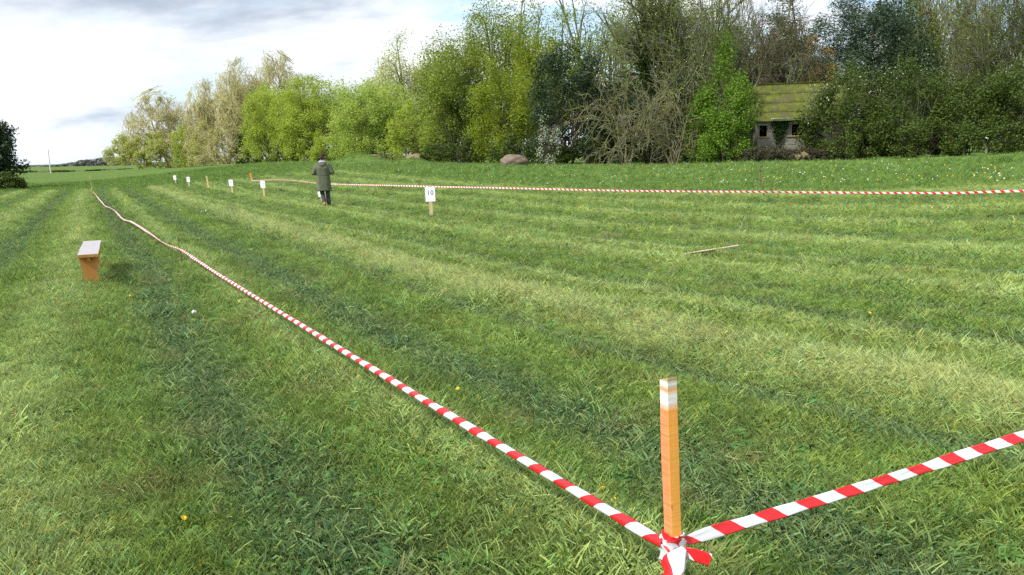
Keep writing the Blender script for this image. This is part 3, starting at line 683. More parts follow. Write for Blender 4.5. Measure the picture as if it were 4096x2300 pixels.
def shed():
    Y0 = 52.0; x0 = at(3032, 475, Y0).x; g = gz(x0+3, Y0); ez = at(3140, 472, Y0).z; Wd, Dp = 7.5, 5.2; rz = at(3330, 335, Y0+Dp/2).z
    root = link('shed', None, loc=(x0, Y0, g), label='derelict concrete block shed with mossy corrugated roof behind brambles', cat='shed')
    H = ez-g; RH = rz-g; a = .44; c = .215; nrow = int(H/c)
    wins = [(.05, .62, H-1.15, H-.45), (1.92, 3.0, H-1.12, H-.42)]
    wall = link('wall', None, root)
    bmm = bmesh.new()
    # mortar core set back behind the block faces, cut round the openings
    xs = sorted({0.0, Wd, *[w[0] for w in wins], *[w[1] for w in wins]})
    for p, q in zip(xs[:-1], xs[1:]):
        op = [w for w in wins if w[0] <= p+1e-6 and w[1] >= q-1e-6]
        if op: box(bmm, p, q, .012, .19, 0, op[0][2]); box(bmm, p, q, .012, .19, op[0][3], H)
        else: box(bmm, p, q, .012, .19, 0, H)
    link('mortar', bm_mesh(bmm, 'mortar', [M_mortar]), wall)
    bb = bmesh.new(); box(bb, .006, a-.006, 0, .1, .006, c-.006, bev=.008); bme = bm_mesh(bb, 'block', [M_block])
    rng = np.random.default_rng(5)
    for r in range(nrow):
        off = -(a/2) if r % 2 else 0
        for k in range(int(Wd/a)+1):
            x = k*a+off
            if x < -.02 or x+a > Wd+.02: continue
            if any(x < w[1]-.08 and x+a > w[0]+.08 and r*c < w[3]-.05 and (r+1)*c > w[2]+.05 for w in wins): continue
            o = link('block', bme, wall, (x, rng.normal(0, .006), r*c)); o.rotation_euler = (0, rng.normal(0, .006), 0)
    box_obj('side_wall', root, (0, .19, .195, Dp, 0, H), M_block); box_obj('side_wall', root, (Wd-.19, Wd, .195, Dp, 0, H), M_block)
    box_obj('back_wall', root, (.195, Wd-.195, Dp-.19, Dp, 0, H), M_block)
    for sx in (0, Wd-.19):
        bm = bmesh.new(); v = [bm.verts.new(p) for p in ((sx, 0, H), (sx, Dp, H), (sx, Dp/2, RH-.05), (sx+.19, 0, H), (sx+.19, Dp, H), (sx+.19, Dp/2, RH-.05))]
        for f in ((0, 1, 2), (5, 4, 3), (0, 3, 4, 1), (1, 4, 5, 2), (2, 5, 3, 0)): bm.faces.new([v[i] for i in f])
        link('gable', bm_mesh(bm, 'gable', [M_block]), root)
    for i, w in enumerate(wins):
        wo = link('window', None, root)
        box_obj('lintel', wo, (w[0]-.1, w[1]+.1, -.03, .17, w[3]+.003, w[3]+.16), M_board if i else M_block, .008)
        box_obj('sill', wo, (w[0]-.05, w[1]+.05, -.07, .15, w[2]-.085, w[2]-.002), M_sill, .008)
        if i: box_obj('boarding', wo, (w[0]+.02, w[0]+.34, .07, .10, w[2]+.005, w[3]-.005), M_board)
    box_obj('floor', root, (.2, Wd-.2, .2, Dp-.2, 0, .04), M_inside)
    # roof: overlapping corrugated sheets
    rm = roof_mat(); rise = RH-H; run = Dp/2; sl = math.hypot(rise, run)+.35; dirs = ((1, 0), (-1, Dp))
    for sgn, ys in dirs:
        nsh = 4
        for k in range(nsh):
            s0 = k*(sl/nsh)-.05; s1 = (k+1)*(sl/nsh)+.10
            nx = 150; X = np.linspace(-.35, Wd+.35, nx); V = []
            for zoff in (0, -.02):
                for s in (s0, (s0+s1)/2, s1):
                    s_ = s-.35*1.0
                    yy = ys+sgn*s_*run/(sl-.35); zz = H+.06+s_*rise/(sl-.35)+.026*(k % 2 == 0)*0+.012*(nsh-k)*0+(s1-s)*.03
                    V += [(x, yy, zz+.03*math.sin(x*2*math.pi/.146)+zoff-.02*math.sin(x*1.1)) for x in X]
            F = [];
            for q in range(2):
                for i in range(nx-1): F.append([q*nx+i, q*nx+i+1, (q+1)*nx+i+1, (q+1)*nx+i]); F.append([(3+q)*nx+i, (4+q)*nx+i, (4+q)*nx+i+1, (3+q)*nx+i+1])
            for i in range(nx-1): F.append([i, 3*nx+i, 3*nx+i+1, i+1]); F.append([2*nx+i, 2*nx+i+1, 5*nx+i+1, 5*nx+i])
            link('roof_sheet', mk_mesh('roof_sheet', V, F, [rm], True), root)
    gv = []; n = 8; xs = np.linspace(.75, Wd, 12)
    for x in xs: gv += [(x, -.42+.07*math.cos(a_), H-.02+.07*math.sin(a_)-.004*x) for a_ in np.linspace(math.pi, 2*math.pi, n)]
    gf = [[i*n+j, i*n+j+1, (i+1)*n+j+1, (i+1)*n+j] for i in range(11) for j in range(n-1)]
    gme = mk_mesh('gutter', gv, gf, [M_gutter], True); go = link('gutter', gme, root); md = go.modifiers.new('thick', 'SOLIDIFY'); md.thickness = .006
    # fallen twigs on the roof
    # ivy on the wall
    rg = np.random.default_rng(8); n = 2600; tx = rg.beta(2, 2, n); x = .85+tx*1.15; low = (.15+1.25*np.abs(rg.normal(0, .45, n)))*(1.1-1.4*np.abs(tx-.45)); z = H-.05-np.clip(low, 0, 2.1); y = -.03-np.abs(rg.normal(0, .07, n))
    iv = link('ivy_plant', None, loc=(x0, Y0, g), label='dark ivy hanging down the shed wall between two windows', cat='ivy')
    V, F = leaves(rg, np.c_[x, y, z], None, .11, .85, .5); leaf_part('foliage', V, F, L_ivy, rg, iv)
    A = np.c_[np.linspace(1.2, 1.7, 6), np.full(6, -.02), np.full(6, .1)]; B = A+np.c_[rg.normal(0, .15, 6), np.zeros(6), np.full(6, H-.3)]
    V, F = tubes(A, B, np.full(6, .015), np.full(6, .01), 4, .01); link('stems', mk_mesh('stems', V, F, [B_dark]), iv)
shed()

# ------------------------------------------------------------------ heaps, boulder, pole, nests
def lump(name, loc, size, label, cat, mat, seed, rough=.18, rot=0, sharp=1.6):
    rg = random.Random(seed); bm = bmesh.new(); bmesh.ops.create_icosphere(bm, subdivisions=4, radius=1.0)
    for v in bm.verts:
        c = v.co.copy(); x, y, z = c
        n = float(fbm(np.array([x*sharp+seed]), np.array([y*sharp+z*sharp*1.3]), seed, 4)[0])-.5
        v.co = c*(1+rough*2*n); v.co.z = max(v.co.z, -.45)
        v.co.x *= size[0]; v.co.y *= size[1]; v.co.z *= size[2]
    o = link(name, bm_mesh(bm, name, [mat], True), None, loc, label, cat); o.rotation_euler.z = rot; return o
M_boulder = plain('boulder_stone', (.17, .135, .10), .95, .1, .40, 2.2, 1.0)
M_soil = plain('dry_soil', (.21, .165, .10), .95, .05, .3, 3.0, .8)
b = foot(2060, 57.2); bl = lump('boulder', (b.x, b.y, b.z+.22), (1.05, .75, .62), 'large rounded brown boulder in the grass at the wood edge', 'boulder', M_boulder, 4, .2, .2)
b = foot(1492, 78); lump('soil_heap', (b.x, b.y, b.z+.25), (.95, .7, .55), 'small bare brown soil heap beside the grassy mound', 'heap', M_soil, 9, .2)
b = foot(1660, 70); lump('dry_grass_heap', (b.x, b.y, b.z+.1), (.8, .6, .42), 'low heap of dead grass between brushwood and boulder', 'heap', M_soil, 12, .3)
b = foot(1545, 74); br = link('brushwood_heap', None, loc=b, label='heap of cut brushwood sticks right of the person', cat='brushwood')
rg = np.random.default_rng(21)
for i in range(34):
    p = np.array([rg.normal(0, .55), rg.normal(0, .35), rg.uniform(.02, .35)]); a_ = rg.uniform(0, 6.28); d = np.array([math.cos(a_)*.8, math.sin(a_)*.5, rg.uniform(-.1, .65)]); l = rg.uniform(.5, 1.3)
    q = p+d*l; p[2] = max(p[2], .0); q[2] = max(q[2], .03)
    V, F = tubes(np.array([p, (p+q)/2+rg.normal(0, .05, 3)]), np.array([(p+q)/2+rg.normal(0, .02, 3), q]), np.array([.035, .028]), np.array([.028, .016]), 5, .012)
    link('stick', mk_mesh('stick', V, F, [B_grey], True), br)
bush(1410, 1500, 625, 75.5, 'tuft of tall grass on top of the green mound', B_dark, L_mid, 900, .25, 1.6, name='grass_clump', cat='grass', aspect=.15, droop=-.7, clumps=24, stemlevels=False)
b = foot(197, 205); tp = at(192, 598, 205); M_pole = plain('pale_pole', (.62, .60, .56), .7, .2, .15, 1)
po = link('utility_pole', None, loc=b, label='slim pale pole standing by the far field hedge', cat='pole')
V, F = tubes(np.array([[0, 0, -.3]]), np.array([[tp.x-b.x, 0, tp.z-b.z]]), np.array([.17]), np.array([.12]), 10, .05); link('shaft', mk_mesh('shaft', V, F, [M_pole], True), po)
V, F = tubes(np.array([[tp.x-b.x-.28, -.09, tp.z-b.z-.25]]), np.array([[tp.x-b.x+.28, -.09, tp.z-b.z-.25]]), np.array([.05]), np.array([.05]), 6, .03); link('crossarm', mk_mesh('crossarm', V, F, [M_pole], True), po)
for (px, py, s, wh) in ((641, 396, .55, 'higher'), (757, 449, .6, 'lower')):
    p = at(px, py, 168); rg = np.random.default_rng(int(px)); q = rg.normal(size=(260, 3)); q /= np.linalg.norm(q, axis=1, keepdims=True)
    V, F = leaves(rg, q*s*rg.uniform(.3, 1, (260, 1)), None, .35, .25); o = leaf_part('bird_nest', V, F, B_dark, rg, None); o.location = p
    o['label'] = 'dark twig nest in the round bare tree, %s of the two' % wh; o['category'] = 'nest'

# ------------------------------------------------------------------ stakes, signs, tape
def frame(d, yaw=0.0):
    z = Vector(d).normalized(); x = Vector((math.cos(yaw), math.sin(yaw), 0)); y = z.cross(x).normalized(); x = y.cross(z)
    return Matrix((x, y, z)).transposed().to_4x4()
M_wood = wood_mat('raw_stake_wood', (.42, .30, .16), (.62, .48, .28), 16)
M_stick = bark_mat('stick_bark', (.12, .085, .05), (.24, .18, .11), None, 12)
M_paper = plain('white_paper', (.86, .87, .90), .6, .3, .03, 3)
def ink(name, c): return plain(name, c, .6, .2, .05, 3)
def orient(o, base, top, yaw=0.0):
    o.matrix_world = Matrix.Translation(base) @ frame(top-base, yaw)
def stake_ends(tp, bp):
    b = gp(*bp); t = at(tp[0], tp[1], b.y); return b, t
def tapered_box(name, w, d, L, mat, parent, z0=-.12, point=0, bev=.004):
    bm = bmesh.new(); box(bm, -w/2, w/2, -d/2, d/2, z0, L, bev=bev); return link(name, bm_mesh(bm, name, [mat]), parent)
def digits(txt, size, mat, parent, loc):
    cu = bpy.data.curves.new('number', 'FONT'); cu.body = txt; cu.size = size; cu.align_x = 'CENTER'; cu.align_y = 'CENTER'; cu.extrude = .0012; cu.resolution_u = 3
    cu.offset = size*.012; cu.space_character = 1.12
    tmp = bpy.data.objects.new('tmp', cu); COL.objects.link(tmp); dg = bpy.context.evaluated_depsgraph_get(); me = bpy.data.meshes.new_from_object(tmp.evaluated_get(dg)); bpy.data.objects.remove(tmp)
    me.materials.clear(); me.materials.append(mat); o = link('number', me, parent, loc); o.rotation_euler = (math.pi/2, 0, 0); return o
def sign(tp, bp, p0, p1, txt, col, label, w=.11):
    """p0, p1: photo rows of the board's top and bottom"""
    b, t = stake_ends(tp, bp); L = (t-b).length; s = L/(bp[1]-tp[1])
    root = link('distance_sign', None, label=label, cat='sign', group='distance signs across the mown field'); orient(root, b, t, math.atan2(-b.x, b.y)*-.3)
    tapered_box('stake', w, .03, L, M_wood, root)
    z1 = L-(p0-tp[1])*s; z0 = L-(p1-tp[1])*s; h = z1-z0; bw = h*.68
    bo = box_obj('board', root, (-bw/2, bw/2, -.024, -.0165, z0, z1), M_paper, .001)
    if txt: digits(txt, h*.46, ink('ink_'+txt, col), bo, (0, -.0255, z0+h*.60))
sign((1719, 742), (1726, 862), 748, 806, '10', (.11, .12, .20), 'white sign reading 10 on a wooden stake, nearest of the signs', .105)
sign((1277, 752), (1291, 812), 757, 786, '', None, 'white sign mostly hidden behind the walking person', .1)
sign((1050, 722), (1058, 792), 724, 755, '30', (.30, .45, .60), 'white sign reading 30 in pale blue on wooden stake', .1)
sign((922, 718), (931, 774), 719, 745, '40', (.36, .50, .58), 'white sign reading 40 in faint pale blue', .1)
sign((752, 706), (757, 747), 708, 728, '60', (.45, .40, .46), 'white sign reading 60 in faint lilac', .1)
sign((698, 700), (703, 735), 702, 719, '70', (.33, .33, .36), 'white sign reading 70, farthest of the signs', .1)
b, t = stake_ends((826, 704), (834, 753)); o = link('wooden_stake', None, label='bare wooden stake without a board between signs 40 and 60', cat='stake'); orient(o, b, t); tapered_box('shaft', .11, .04, (t-b).length, M_wood, o)
# orange-tipped stake at the far corner of the back tape
M_orange = plain('orange_paint', (.80, .20, .035), .6, .3, .12, 9)
b, t = stake_ends((1001, 692), (1009, 731)); far_b = b; o = link('wooden_stake', None, label='far stake with orange painted upper half at corner of back tape', cat='stake'); orient(o, b, t); L = (t-b).length
tapered_box('shaft', .10, .04, L*.42, M_wood, o); bm = bmesh.new(); box(bm, -.055, .055, -.025, .025, L*.42+.002, L, bev=.004); link('painted_end', bm_mesh(bm, 'painted_end', [M_orange]), o)
def stick(tp, bp, r, label, seed, mat=None, kinks=5, name='stick_stake'):
    b, t = stake_ends(tp, bp); rg = np.random.default_rng(seed); d = np.array(t-b); n = kinks
    P = np.array([d*k/n+np.r_[rg.normal(0, r*1.2, 2), 0]*(0 < k) for k in range(n+1)]); P[0, 2] -= .12
    R_ = np.linspace(r, r*.7, n+1)*rg.uniform(.85, 1.2, n+1); V, F = tubes(P[:-1], P[1:], R_[:-1], R_[1:], 7, .004)
    o = link(name, None, loc=b, label=label, cat='stick'); link('shaft', mk_mesh('shaft', V, F, [mat or M_stick], True), o)
    # side twig stub
    q = P[n-1]; V, F = tubes(np.array([q]), np.array([q+[r*4, 0, r*6]]), np.array([r*.6]), np.array([r*.35]), 5, .003); link('twig_stub', mk_mesh('twig_stub', V, F, [mat or M_stick], True), o)
    return b, t
stick((711, 946), (727, 1058), .010, 'thin brown stick holding the front tape near the bench', 1)
stick((358, 702), (370, 778), .022, 'thin pale stick at the far left end of front tape', 2, M_wood)
stick((3043, 664), (3053, 792), .021, 'knobbly brown stick holding back tape right of sign 10', 3)
stick((1808, 738), (1812, 762), .012, 'short brown stick under the back tape right of sign 10', 4)
stick((1134, 712), (1137, 742), .014, 'short pale stick at the bend of back tape left of person', 5, M_wood)
stick((676, 968), (680, 1000), .010, 'short dark peg under the twisted front tape', 6)
stick((2975, 878), (2948, 950), .004, 'thin slanting wire rod standing in grass beyond the lath', 7, M_gutter, 3, 'wire_rod')
stick((2997, 892), (2991, 1000), .004, 'thin upright brown rod standing in grass beyond the lath', 8, None, 3, 'wire_rod')

def tape_mat():
    t = NT('barrier_tape'); uv = t.n('ShaderNodeUVMap').outputs[0]; sp = t.n('ShaderNodeSeparateXYZ'); t.l(uv, sp.inputs[0])
    ph = t.math('FRACT', t.math('DIVIDE', t.math('ADD', sp.outputs[0], t.math('MULTIPLY', sp.outputs[1], .055)), .19))
    red = t.ramp(ph, [(0, (.80, .82, .85)), (.525, (.78, .022, .028))], 'CONSTANT')
    n = t.noise(60, 3, .6, uv)
    col = t.mix(.12, red, t.ramp(n, [(.3, (.6, .6, .6)), (.7, (1, 1, 1))]), 'MULTIPLY')
    return t.bsdf(col, .32, .45, trans=.12)
M_tape = tape_mat()
def ribbon(name, pts, w, th, roll, mat, parent, seg=.05, wvar=None, u0=0.0):
    """flattened tube along a smooth path; roll(s) turns the flat side, wvar(s) squeezes it"""
    P = [np.array(p, float) for p in pts]; Q = []
    for i in range(len(P)-1):
        p0 = P[max(i-1, 0)]; p1 = P[i]; p2 = P[i+1]; p3 = P[min(i+2, len(P)-1)]; L = np.linalg.norm(p2-p1); k = max(2, int(L/seg))
        m1 = (p2-p0)*.5 if 0 < i else (p2-p1); m2 = (p3-p1)*.5 if i < len(P)-2 else (p2-p1)
        f1 = min(1, L/(np.linalg.norm(m1)+1e-9)); f2 = min(1, L/(np.linalg.norm(m2)+1e-9)); m1 = m1*f1; m2 = m2*f2
        for a_ in np.arange(k)/k:
            h = a_; Q.append((2*h**3-3*h**2+1)*p1+(h**3-2*h**2+h)*m1+(-2*h**3+3*h**2)*p2+(h**3-h**2)*m2)
    Q.append(P[-1]); Q = np.array(Q); n = 10; V = []; UV = []; s = u0
    for i, q in enumerate(Q):
        d = unit(Q[min(i+1, len(Q)-1)]-Q[max(i-1, 0)])
        if i: s += np.linalg.norm(Q[i]-Q[i-1])
        e = unit(np.cross(d, [0, 0, 1])); up = np.cross(e, d); r = roll(s)+.5*(float(vnoise(np.array([s*5.1]), np.array([.3]), 7)[0])-.5); a1 = up*math.cos(r)+e*math.sin(r); a2 = np.cross(d, a1)
        ww = w*(wvar(s) if wvar else 1)*(.86+.28*float(vnoise(np.array([s*7.7]), np.array([.7]), 9)[0]))
        for j in range(n):
            t_ = 2*math.pi*j/n; V.append(q+a1*ww*.5*math.cos(t_)+a2*th*(.5*math.sin(t_)+.55*math.cos(t_)**2-.3+.12*math.sin(t_*3+s*31)))
            UV.append((s, (math.cos(t_)+1)/2))
    N = len(Q); F = [[i*n+j, i*n+(j+1) % n, (i+1)*n+(j+1) % n, (i+1)*n+j] for i in range(N-1) for j in range(n)]
    me = mk_mesh(name, V, F, [mat], True); uvl = me.uv_layers.new(name='UVMap'); li = np.zeros(len(me.loops), np.int32); me.loops.foreach_get('vertex_index', li)
    uvl.data.foreach_set('uv', np.array(UV, np.float32)[li].ravel())
    return link(name, me, parent)
# the near corner stake and its tape
POST_B = Vector((.52, 2.44, 0)); POST_T = at(2676, 1514, 2.47); POST_K = at(2692, 2178, 2.45)
POST_B = POST_T+(POST_K-POST_T)*1.0; dz = (POST_K-POST_T); k_ = (gz(POST_K.x, POST_K.y)-POST_T.z)/dz.z; POST_B = POST_T+dz*k_
def post_mat():
    t = NT('painted_stake'); o = t.obj(); sp = t.n('ShaderNodeSeparateXYZ'); t.l(o, sp.inputs[0]); L = (POST_T-POST_B).length
    z = t.math('ADD', t.math('SUBTRACT', L, sp.outputs[2]), t.math('MULTIPLY', t.math('SUBTRACT', t.noise(9, 3, .6, o), .5), .018))
    grain = t.noise(38, 5, .65, t.map(o, (1, 1, .05))); saw = t.noise(90, 3, .6, t.map(o, (.05, .05, 1)))
    wood = t.ramp(grain, [(.3, (.36, .25, .13)), (.7, (.58, .44, .26))])
    orange = t.ramp(t.math('ADD', t.math('MULTIPLY', grain, .5), t.math('MULTIPLY', saw, .5)), [(.32, (.86, .33, .05)), (.68, (.94, .47, .10))])
    # the left face took thinner, redder paint
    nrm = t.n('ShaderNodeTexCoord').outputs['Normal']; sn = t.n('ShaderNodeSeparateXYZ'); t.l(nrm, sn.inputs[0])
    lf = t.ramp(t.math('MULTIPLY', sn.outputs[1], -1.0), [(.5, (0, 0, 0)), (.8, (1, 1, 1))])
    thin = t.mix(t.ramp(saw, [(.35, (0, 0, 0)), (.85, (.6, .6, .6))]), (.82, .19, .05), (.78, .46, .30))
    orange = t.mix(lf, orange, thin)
    white = t.ramp(saw, [(.2, (.70, .66, .60)), (.6, (.86, .85, .84))])
    band = t.ramp(z, [(0, (0, 0, 0)), (.012, (1, 1, 1)), (.03, (0, 0, 0)), (.052, (1, 1, 1)), (.074, (.9, .9, .9)), (.100, (0, 0, 0))])
    low = t.ramp(z, [(.0, (0, 0, 0)), (.022, (0, 0, 0)), (.03, (1, 1, 1))])
    col = t.mix(low, wood, orange); col = t.mix(band, col, white)
    top = t.ramp(sn.outputs[2], [(.5, (0, 0, 0)), (.7, (1, 1, 1))]); col = t.mix(top, col, wood)
    spot = t.ramp(t.noise(55, 2, .5, t.map(o, (1, 1, .6), (3.1, 0, 0))), [(.72, (0, 0, 0)), (.76, (.6, .6, .6))]); col = t.mix(spot, col, (.22, .06, .03))
    return t.bsdf(col, .6, .3, t.bump(saw, .35, .002))
def corner_post():
    L = (POST_T-POST_B).length
    root = link('corner_stake', None, label='orange painted square wooden stake with white bands in the foreground', cat='stake'); orient(root, POST_B, POST_T, math.radians(-66))
    bm = bmesh.new(); n = 14; w = .0215; rg = random.Random(2); prev = None; secs = []
    for i in range(n+1):
        z = -.25+(L+.25)*i/n; k = 1+.03*math.sin(i*1.3); bow = .004*math.sin(math.pi*i/n*1.7)
        c = .0035
        pts = [(-w+c, -w), (w-c, -w), (w, -w+c), (w, w-c), (w-c, w), (-w+c, w), (-w, w-c), (-w, -w+c)]
        ring = [bm.verts.new((x*k*(1.06 if x < 0 else 1)+bow, y*k, z+(.006*math.sin(x*80) if i == n else 0))) for x, y in pts]; secs.append(ring)
    for a_, b_ in zip(secs[:-1], secs[1:]):
        for j in range(8): bm.faces.new((a_[j], a_[(j+1) % 8], b_[(j+1) % 8], b_[j]))
    bm.faces.new(secs[-1]); bm.faces.new(secs[0][::-1])
    link('shaft', bm_mesh(bm, 'shaft', [post_mat()]), root)
corner_post()
ST1 = gp(723, 999, .27); ST2 = gp(372, 768, .28)
K = np.array(POST_K); KL = K+np.array([-.034, -.006, .006]); KR = K+np.array([.034, .0, .012])
pts = [KL, KL*.7+np.array(ST1)*.3+[0, 0, -.015], KL*.3+np.array(ST1)*.7+[0, 0, -.02], np.array(ST1)]
for px, py, h in ((680, 984, .24), (640, 960, .25), (580, 920, .24), (527, 884, .27), (492, 872, .16), (452, 833, .24), (420, 822, .14), (408, 808, .20), (372, 768, .28)): pts.append(np.array(gp(px, py, h)))
tp = link('barrier_tape', None, label='red and white tape running from the corner stake back past the bench', cat='tape')
ribbon('strip', pts, .040, .016, lambda s: .45+.25*math.sin(s*.8)+(1.0*math.sin(s*.35) if s > 11 else 0), M_tape, tp, .045, lambda s: (.35+.65*min(1, s/.12))*(1 if s < 10.5 else 1.25), .09)
RE = at(4100, 1742, 3.2); re2 = K+(np.array(RE)-K)*1.0
tp = link('barrier_tape', None, label='red and white tape leading from corner stake out of the right edge', cat='tape')
d_ = np.array(RE)-KR; ribbon('strip', [KR, KR+d_*.25+[0, 0, -.004], KR+d_*.6+[0, 0, -.006], KR+d_*1.0, KR+d_*2.2+[0, 0, .01]], .043, .014, lambda s: -.5+.1*math.sin(s*2), M_tape, tp, .03, lambda s: .16+.84*min(1, s/.20), .12)
pts = [np.array(gp(px, py, h)) for px, py, h in ((1008, 721, .32), (1136, 721, .40), (1300, 735, .36), (1560, 743, .34), (1762, 747, .33), (1812, 745, .36), (2000, 752, .34), (2400, 761, .33), (2750, 766, .33), (3046, 768, .36), (3400, 771, .34), (3800, 774, .33), (4110, 776, .33), (4500, 779, .34))]
tp = link('barrier_tape', None, label='long red and white tape stretched along back of mown field', cat='tape')
ribbon('strip', pts, .052, .010, lambda s: .25*math.sin(s*.21), M_tape, tp, .10)
# knot: tape wound round the stake, and its two loose ends
def knot():
    root = link('tape_knot', None, loc=K, label='crumpled knot of red and white tape wound round corner stake', cat='tape knot')
    ax = np.array((POST_T-POST_B).normalized()); rg = random.Random(5); sq = []
    yaw = math.radians(-66)
    for turn, (zb, w_, th_, ex) in enumerate(((.030, .030, .004, .0305), (.004, .046, .010, .033), (-.030, .05, .012, .035), (-.060, .04, .01, .034))):
        P = []
        for i in range(17):
            a_ = yaw+2*math.pi*i/16; ca, sa = math.cos(a_-yaw), math.sin(a_-yaw); sc = ex/max(abs(ca), abs(sa))**.75
            x_, y_ = ca*sc*.93, sa*sc*.93; P.append(np.array([x_*math.cos(yaw)-y_*math.sin(yaw), x_*math.sin(yaw)+y_*math.cos(yaw), 0])+ax*(zb+.012*math.sin(i*.8+turn*2)*(turn > 0)))
        ribbon('wrap', P, w_, th_, lambda s: .12*math.sin(s*60), M_tape, root, .008, lambda s: 1+.18*math.sin(s*90), (.13, .02, .035, .11)[turn])
    # the loose ends
    def loc(px, py, Y): return np.array(at(px, py, Y))-K
    ribbon('loose_end', [loc(2722, 2200, 2.42), loc(2762, 2214, 2.40), loc(2800, 2226, 2.39), loc(2842, 2240, 2.38)], .046, .006, lambda s: -.15, M_tape, root, .01, lambda s: .5+.5*min(1, max(0, s-.04)/.05), .045)
    ribbon('loose_end', [loc(2735, 2195, 2.405), loc(2706, 2236, 2.38), loc(2682, 2280, 2.37), loc(2650, 2350, 2.38), loc(2640, 2400, 2.40)], .085, .010, lambda s: 1.0, M_tape, root, .01, lambda s: .28+.72*min(1, s/.06), .0)
knot()

# ------------------------------------------------------------------ bench, lath
M_oak = wood_mat('orange_oak', (.44, .19, .045), (.62, .30, .085), 9)
M_top = plain('weathered_bench_top', (.37, .35, .355), .7, .3, .10, 10)
def bench():
    a = gp(367, 1143); n_ = gp(345, 1016, .42); f_ = gp(363, 961, .42); d = Vector((f_.x-n_.x, f_.y-n_.y, 0)); L = d.length; yaw = math.atan2(d.y, d.x)-math.pi/2
    root = link('bench', None, label='low plank bench with white top and orange waney leg slabs', cat='bench'); root.location = (a.x, a.y, a.z); root.rotation_euler.z = yaw
    H = at(345, 1014, a.y).z-a.z; pw = .262
    bm = bmesh.new(); secs = []; rg = random.Random(4)
    for i in range(9):
        y = -.14+(L)*i/8; w1 = pw/2*(1+rg.uniform(-.03, .03)); w2 = pw/2*(1+rg.uniform(-.03, .03)); secs.append([bm.verts.new(p) for p in ((-w1, y, H-.04), (w2, y, H-.04), (w2*.99, y, H), (-w1*.99, y, H))])
    for s1, s2 in zip(secs[:-1], secs[1:]):
        for j in range(4): f = bm.faces.new((s1[j], s1[(j+1) % 4], s2[(j+1) % 4], s2[j])); f.material_index = 0
    bm.faces.new(secs[0][::-1]); bm.faces.new(secs[-1])
    bm.normal_update(); bmesh.ops.recalc_face_normals(bm, faces=bm.faces[:])
    for f in bm.faces:
        f.material_index = 1 if f.normal.z > .8 else 0
    link('seat', bm_mesh(bm, 'seat', [M_oak, M_top]), root)
    q = .00064; zt = H-.041
    ys = [600, 650, 700, 740, 790, 830, 860, 890, 930, 960, 1010, 1050, 1090]; Lx = [195, 185, 172, 168, 160, 146, 134, 128, 126, 130, 146, 150, 140]; Rx = [175, 185, 205, 185, 150, 172, 140, 118, 136, 148, 160, 152, 148]
    def leg(y0, flip):
        bm = bmesh.new(); fr = []; bk = []
        for yy, l, r in zip(ys, Lx, Rx):
            z = zt*(1-(yy-600)/490)-(.06 if yy == 1090 else 0)
            if flip: l, r = r, l
            fr.append((bm.verts.new((-l*q, y0, z)), bm.verts.new((r*q, y0, z)))); bk.append((bm.verts.new((-l*q*.97, y0+.055, z)), bm.verts.new((r*q*.97, y0+.055, z))))
        for i in range(len(fr)-1):
            bm.faces.new((fr[i][0], fr[i+1][0], fr[i+1][1], fr[i][1])); bm.faces.new((bk[i][0], bk[i][1], bk[i+1][1], bk[i+1][0]))
            bm.faces.new((fr[i][0], bk[i][0], bk[i+1][0], fr[i+1][0])); bm.faces.new((fr[i][1], fr[i+1][1], bk[i+1][1], bk[i][1]))
        bm.faces.new((fr[0][0], fr[0][1], bk[0][1], bk[0][0])); link('leg', bm_mesh(bm, 'leg', [M_oak]), root)
    leg(0, 0); leg(L-.42, 1)
    box_obj('stretcher', root, (-.025, .020, -.075, L-.30, zt-.062, zt-.003), M_oak, .004)
bench()
a, b = gp(2737, 1039), gp(2953, 1011); d = b-a; o = link('wooden_lath', None, label='pale wooden lath lying flat in grass right of centre', cat='lath'); o.location = (a.x, a.y, a.z+.058); o.rotation_euler = (0, 0, math.atan2(d.y, d.x))
bm = bmesh.new(); box(bm, 0, d.length, -.022, .022, .0, .022, bev=.003)
for v in bm.verts: v.co.z += .03*v.co.x/d.length+.004*math.sin(v.co.x*9)
M_lath = wood_mat('lath_wood', (.50, .40, .27), (.68, .58, .42), 20); link('board', bm_mesh(bm, 'board', [M_lath]), o); box_obj('bark_edge', o, (.02, d.length*.5, -.026, -.0225, .002, .018), M_stick, .001)

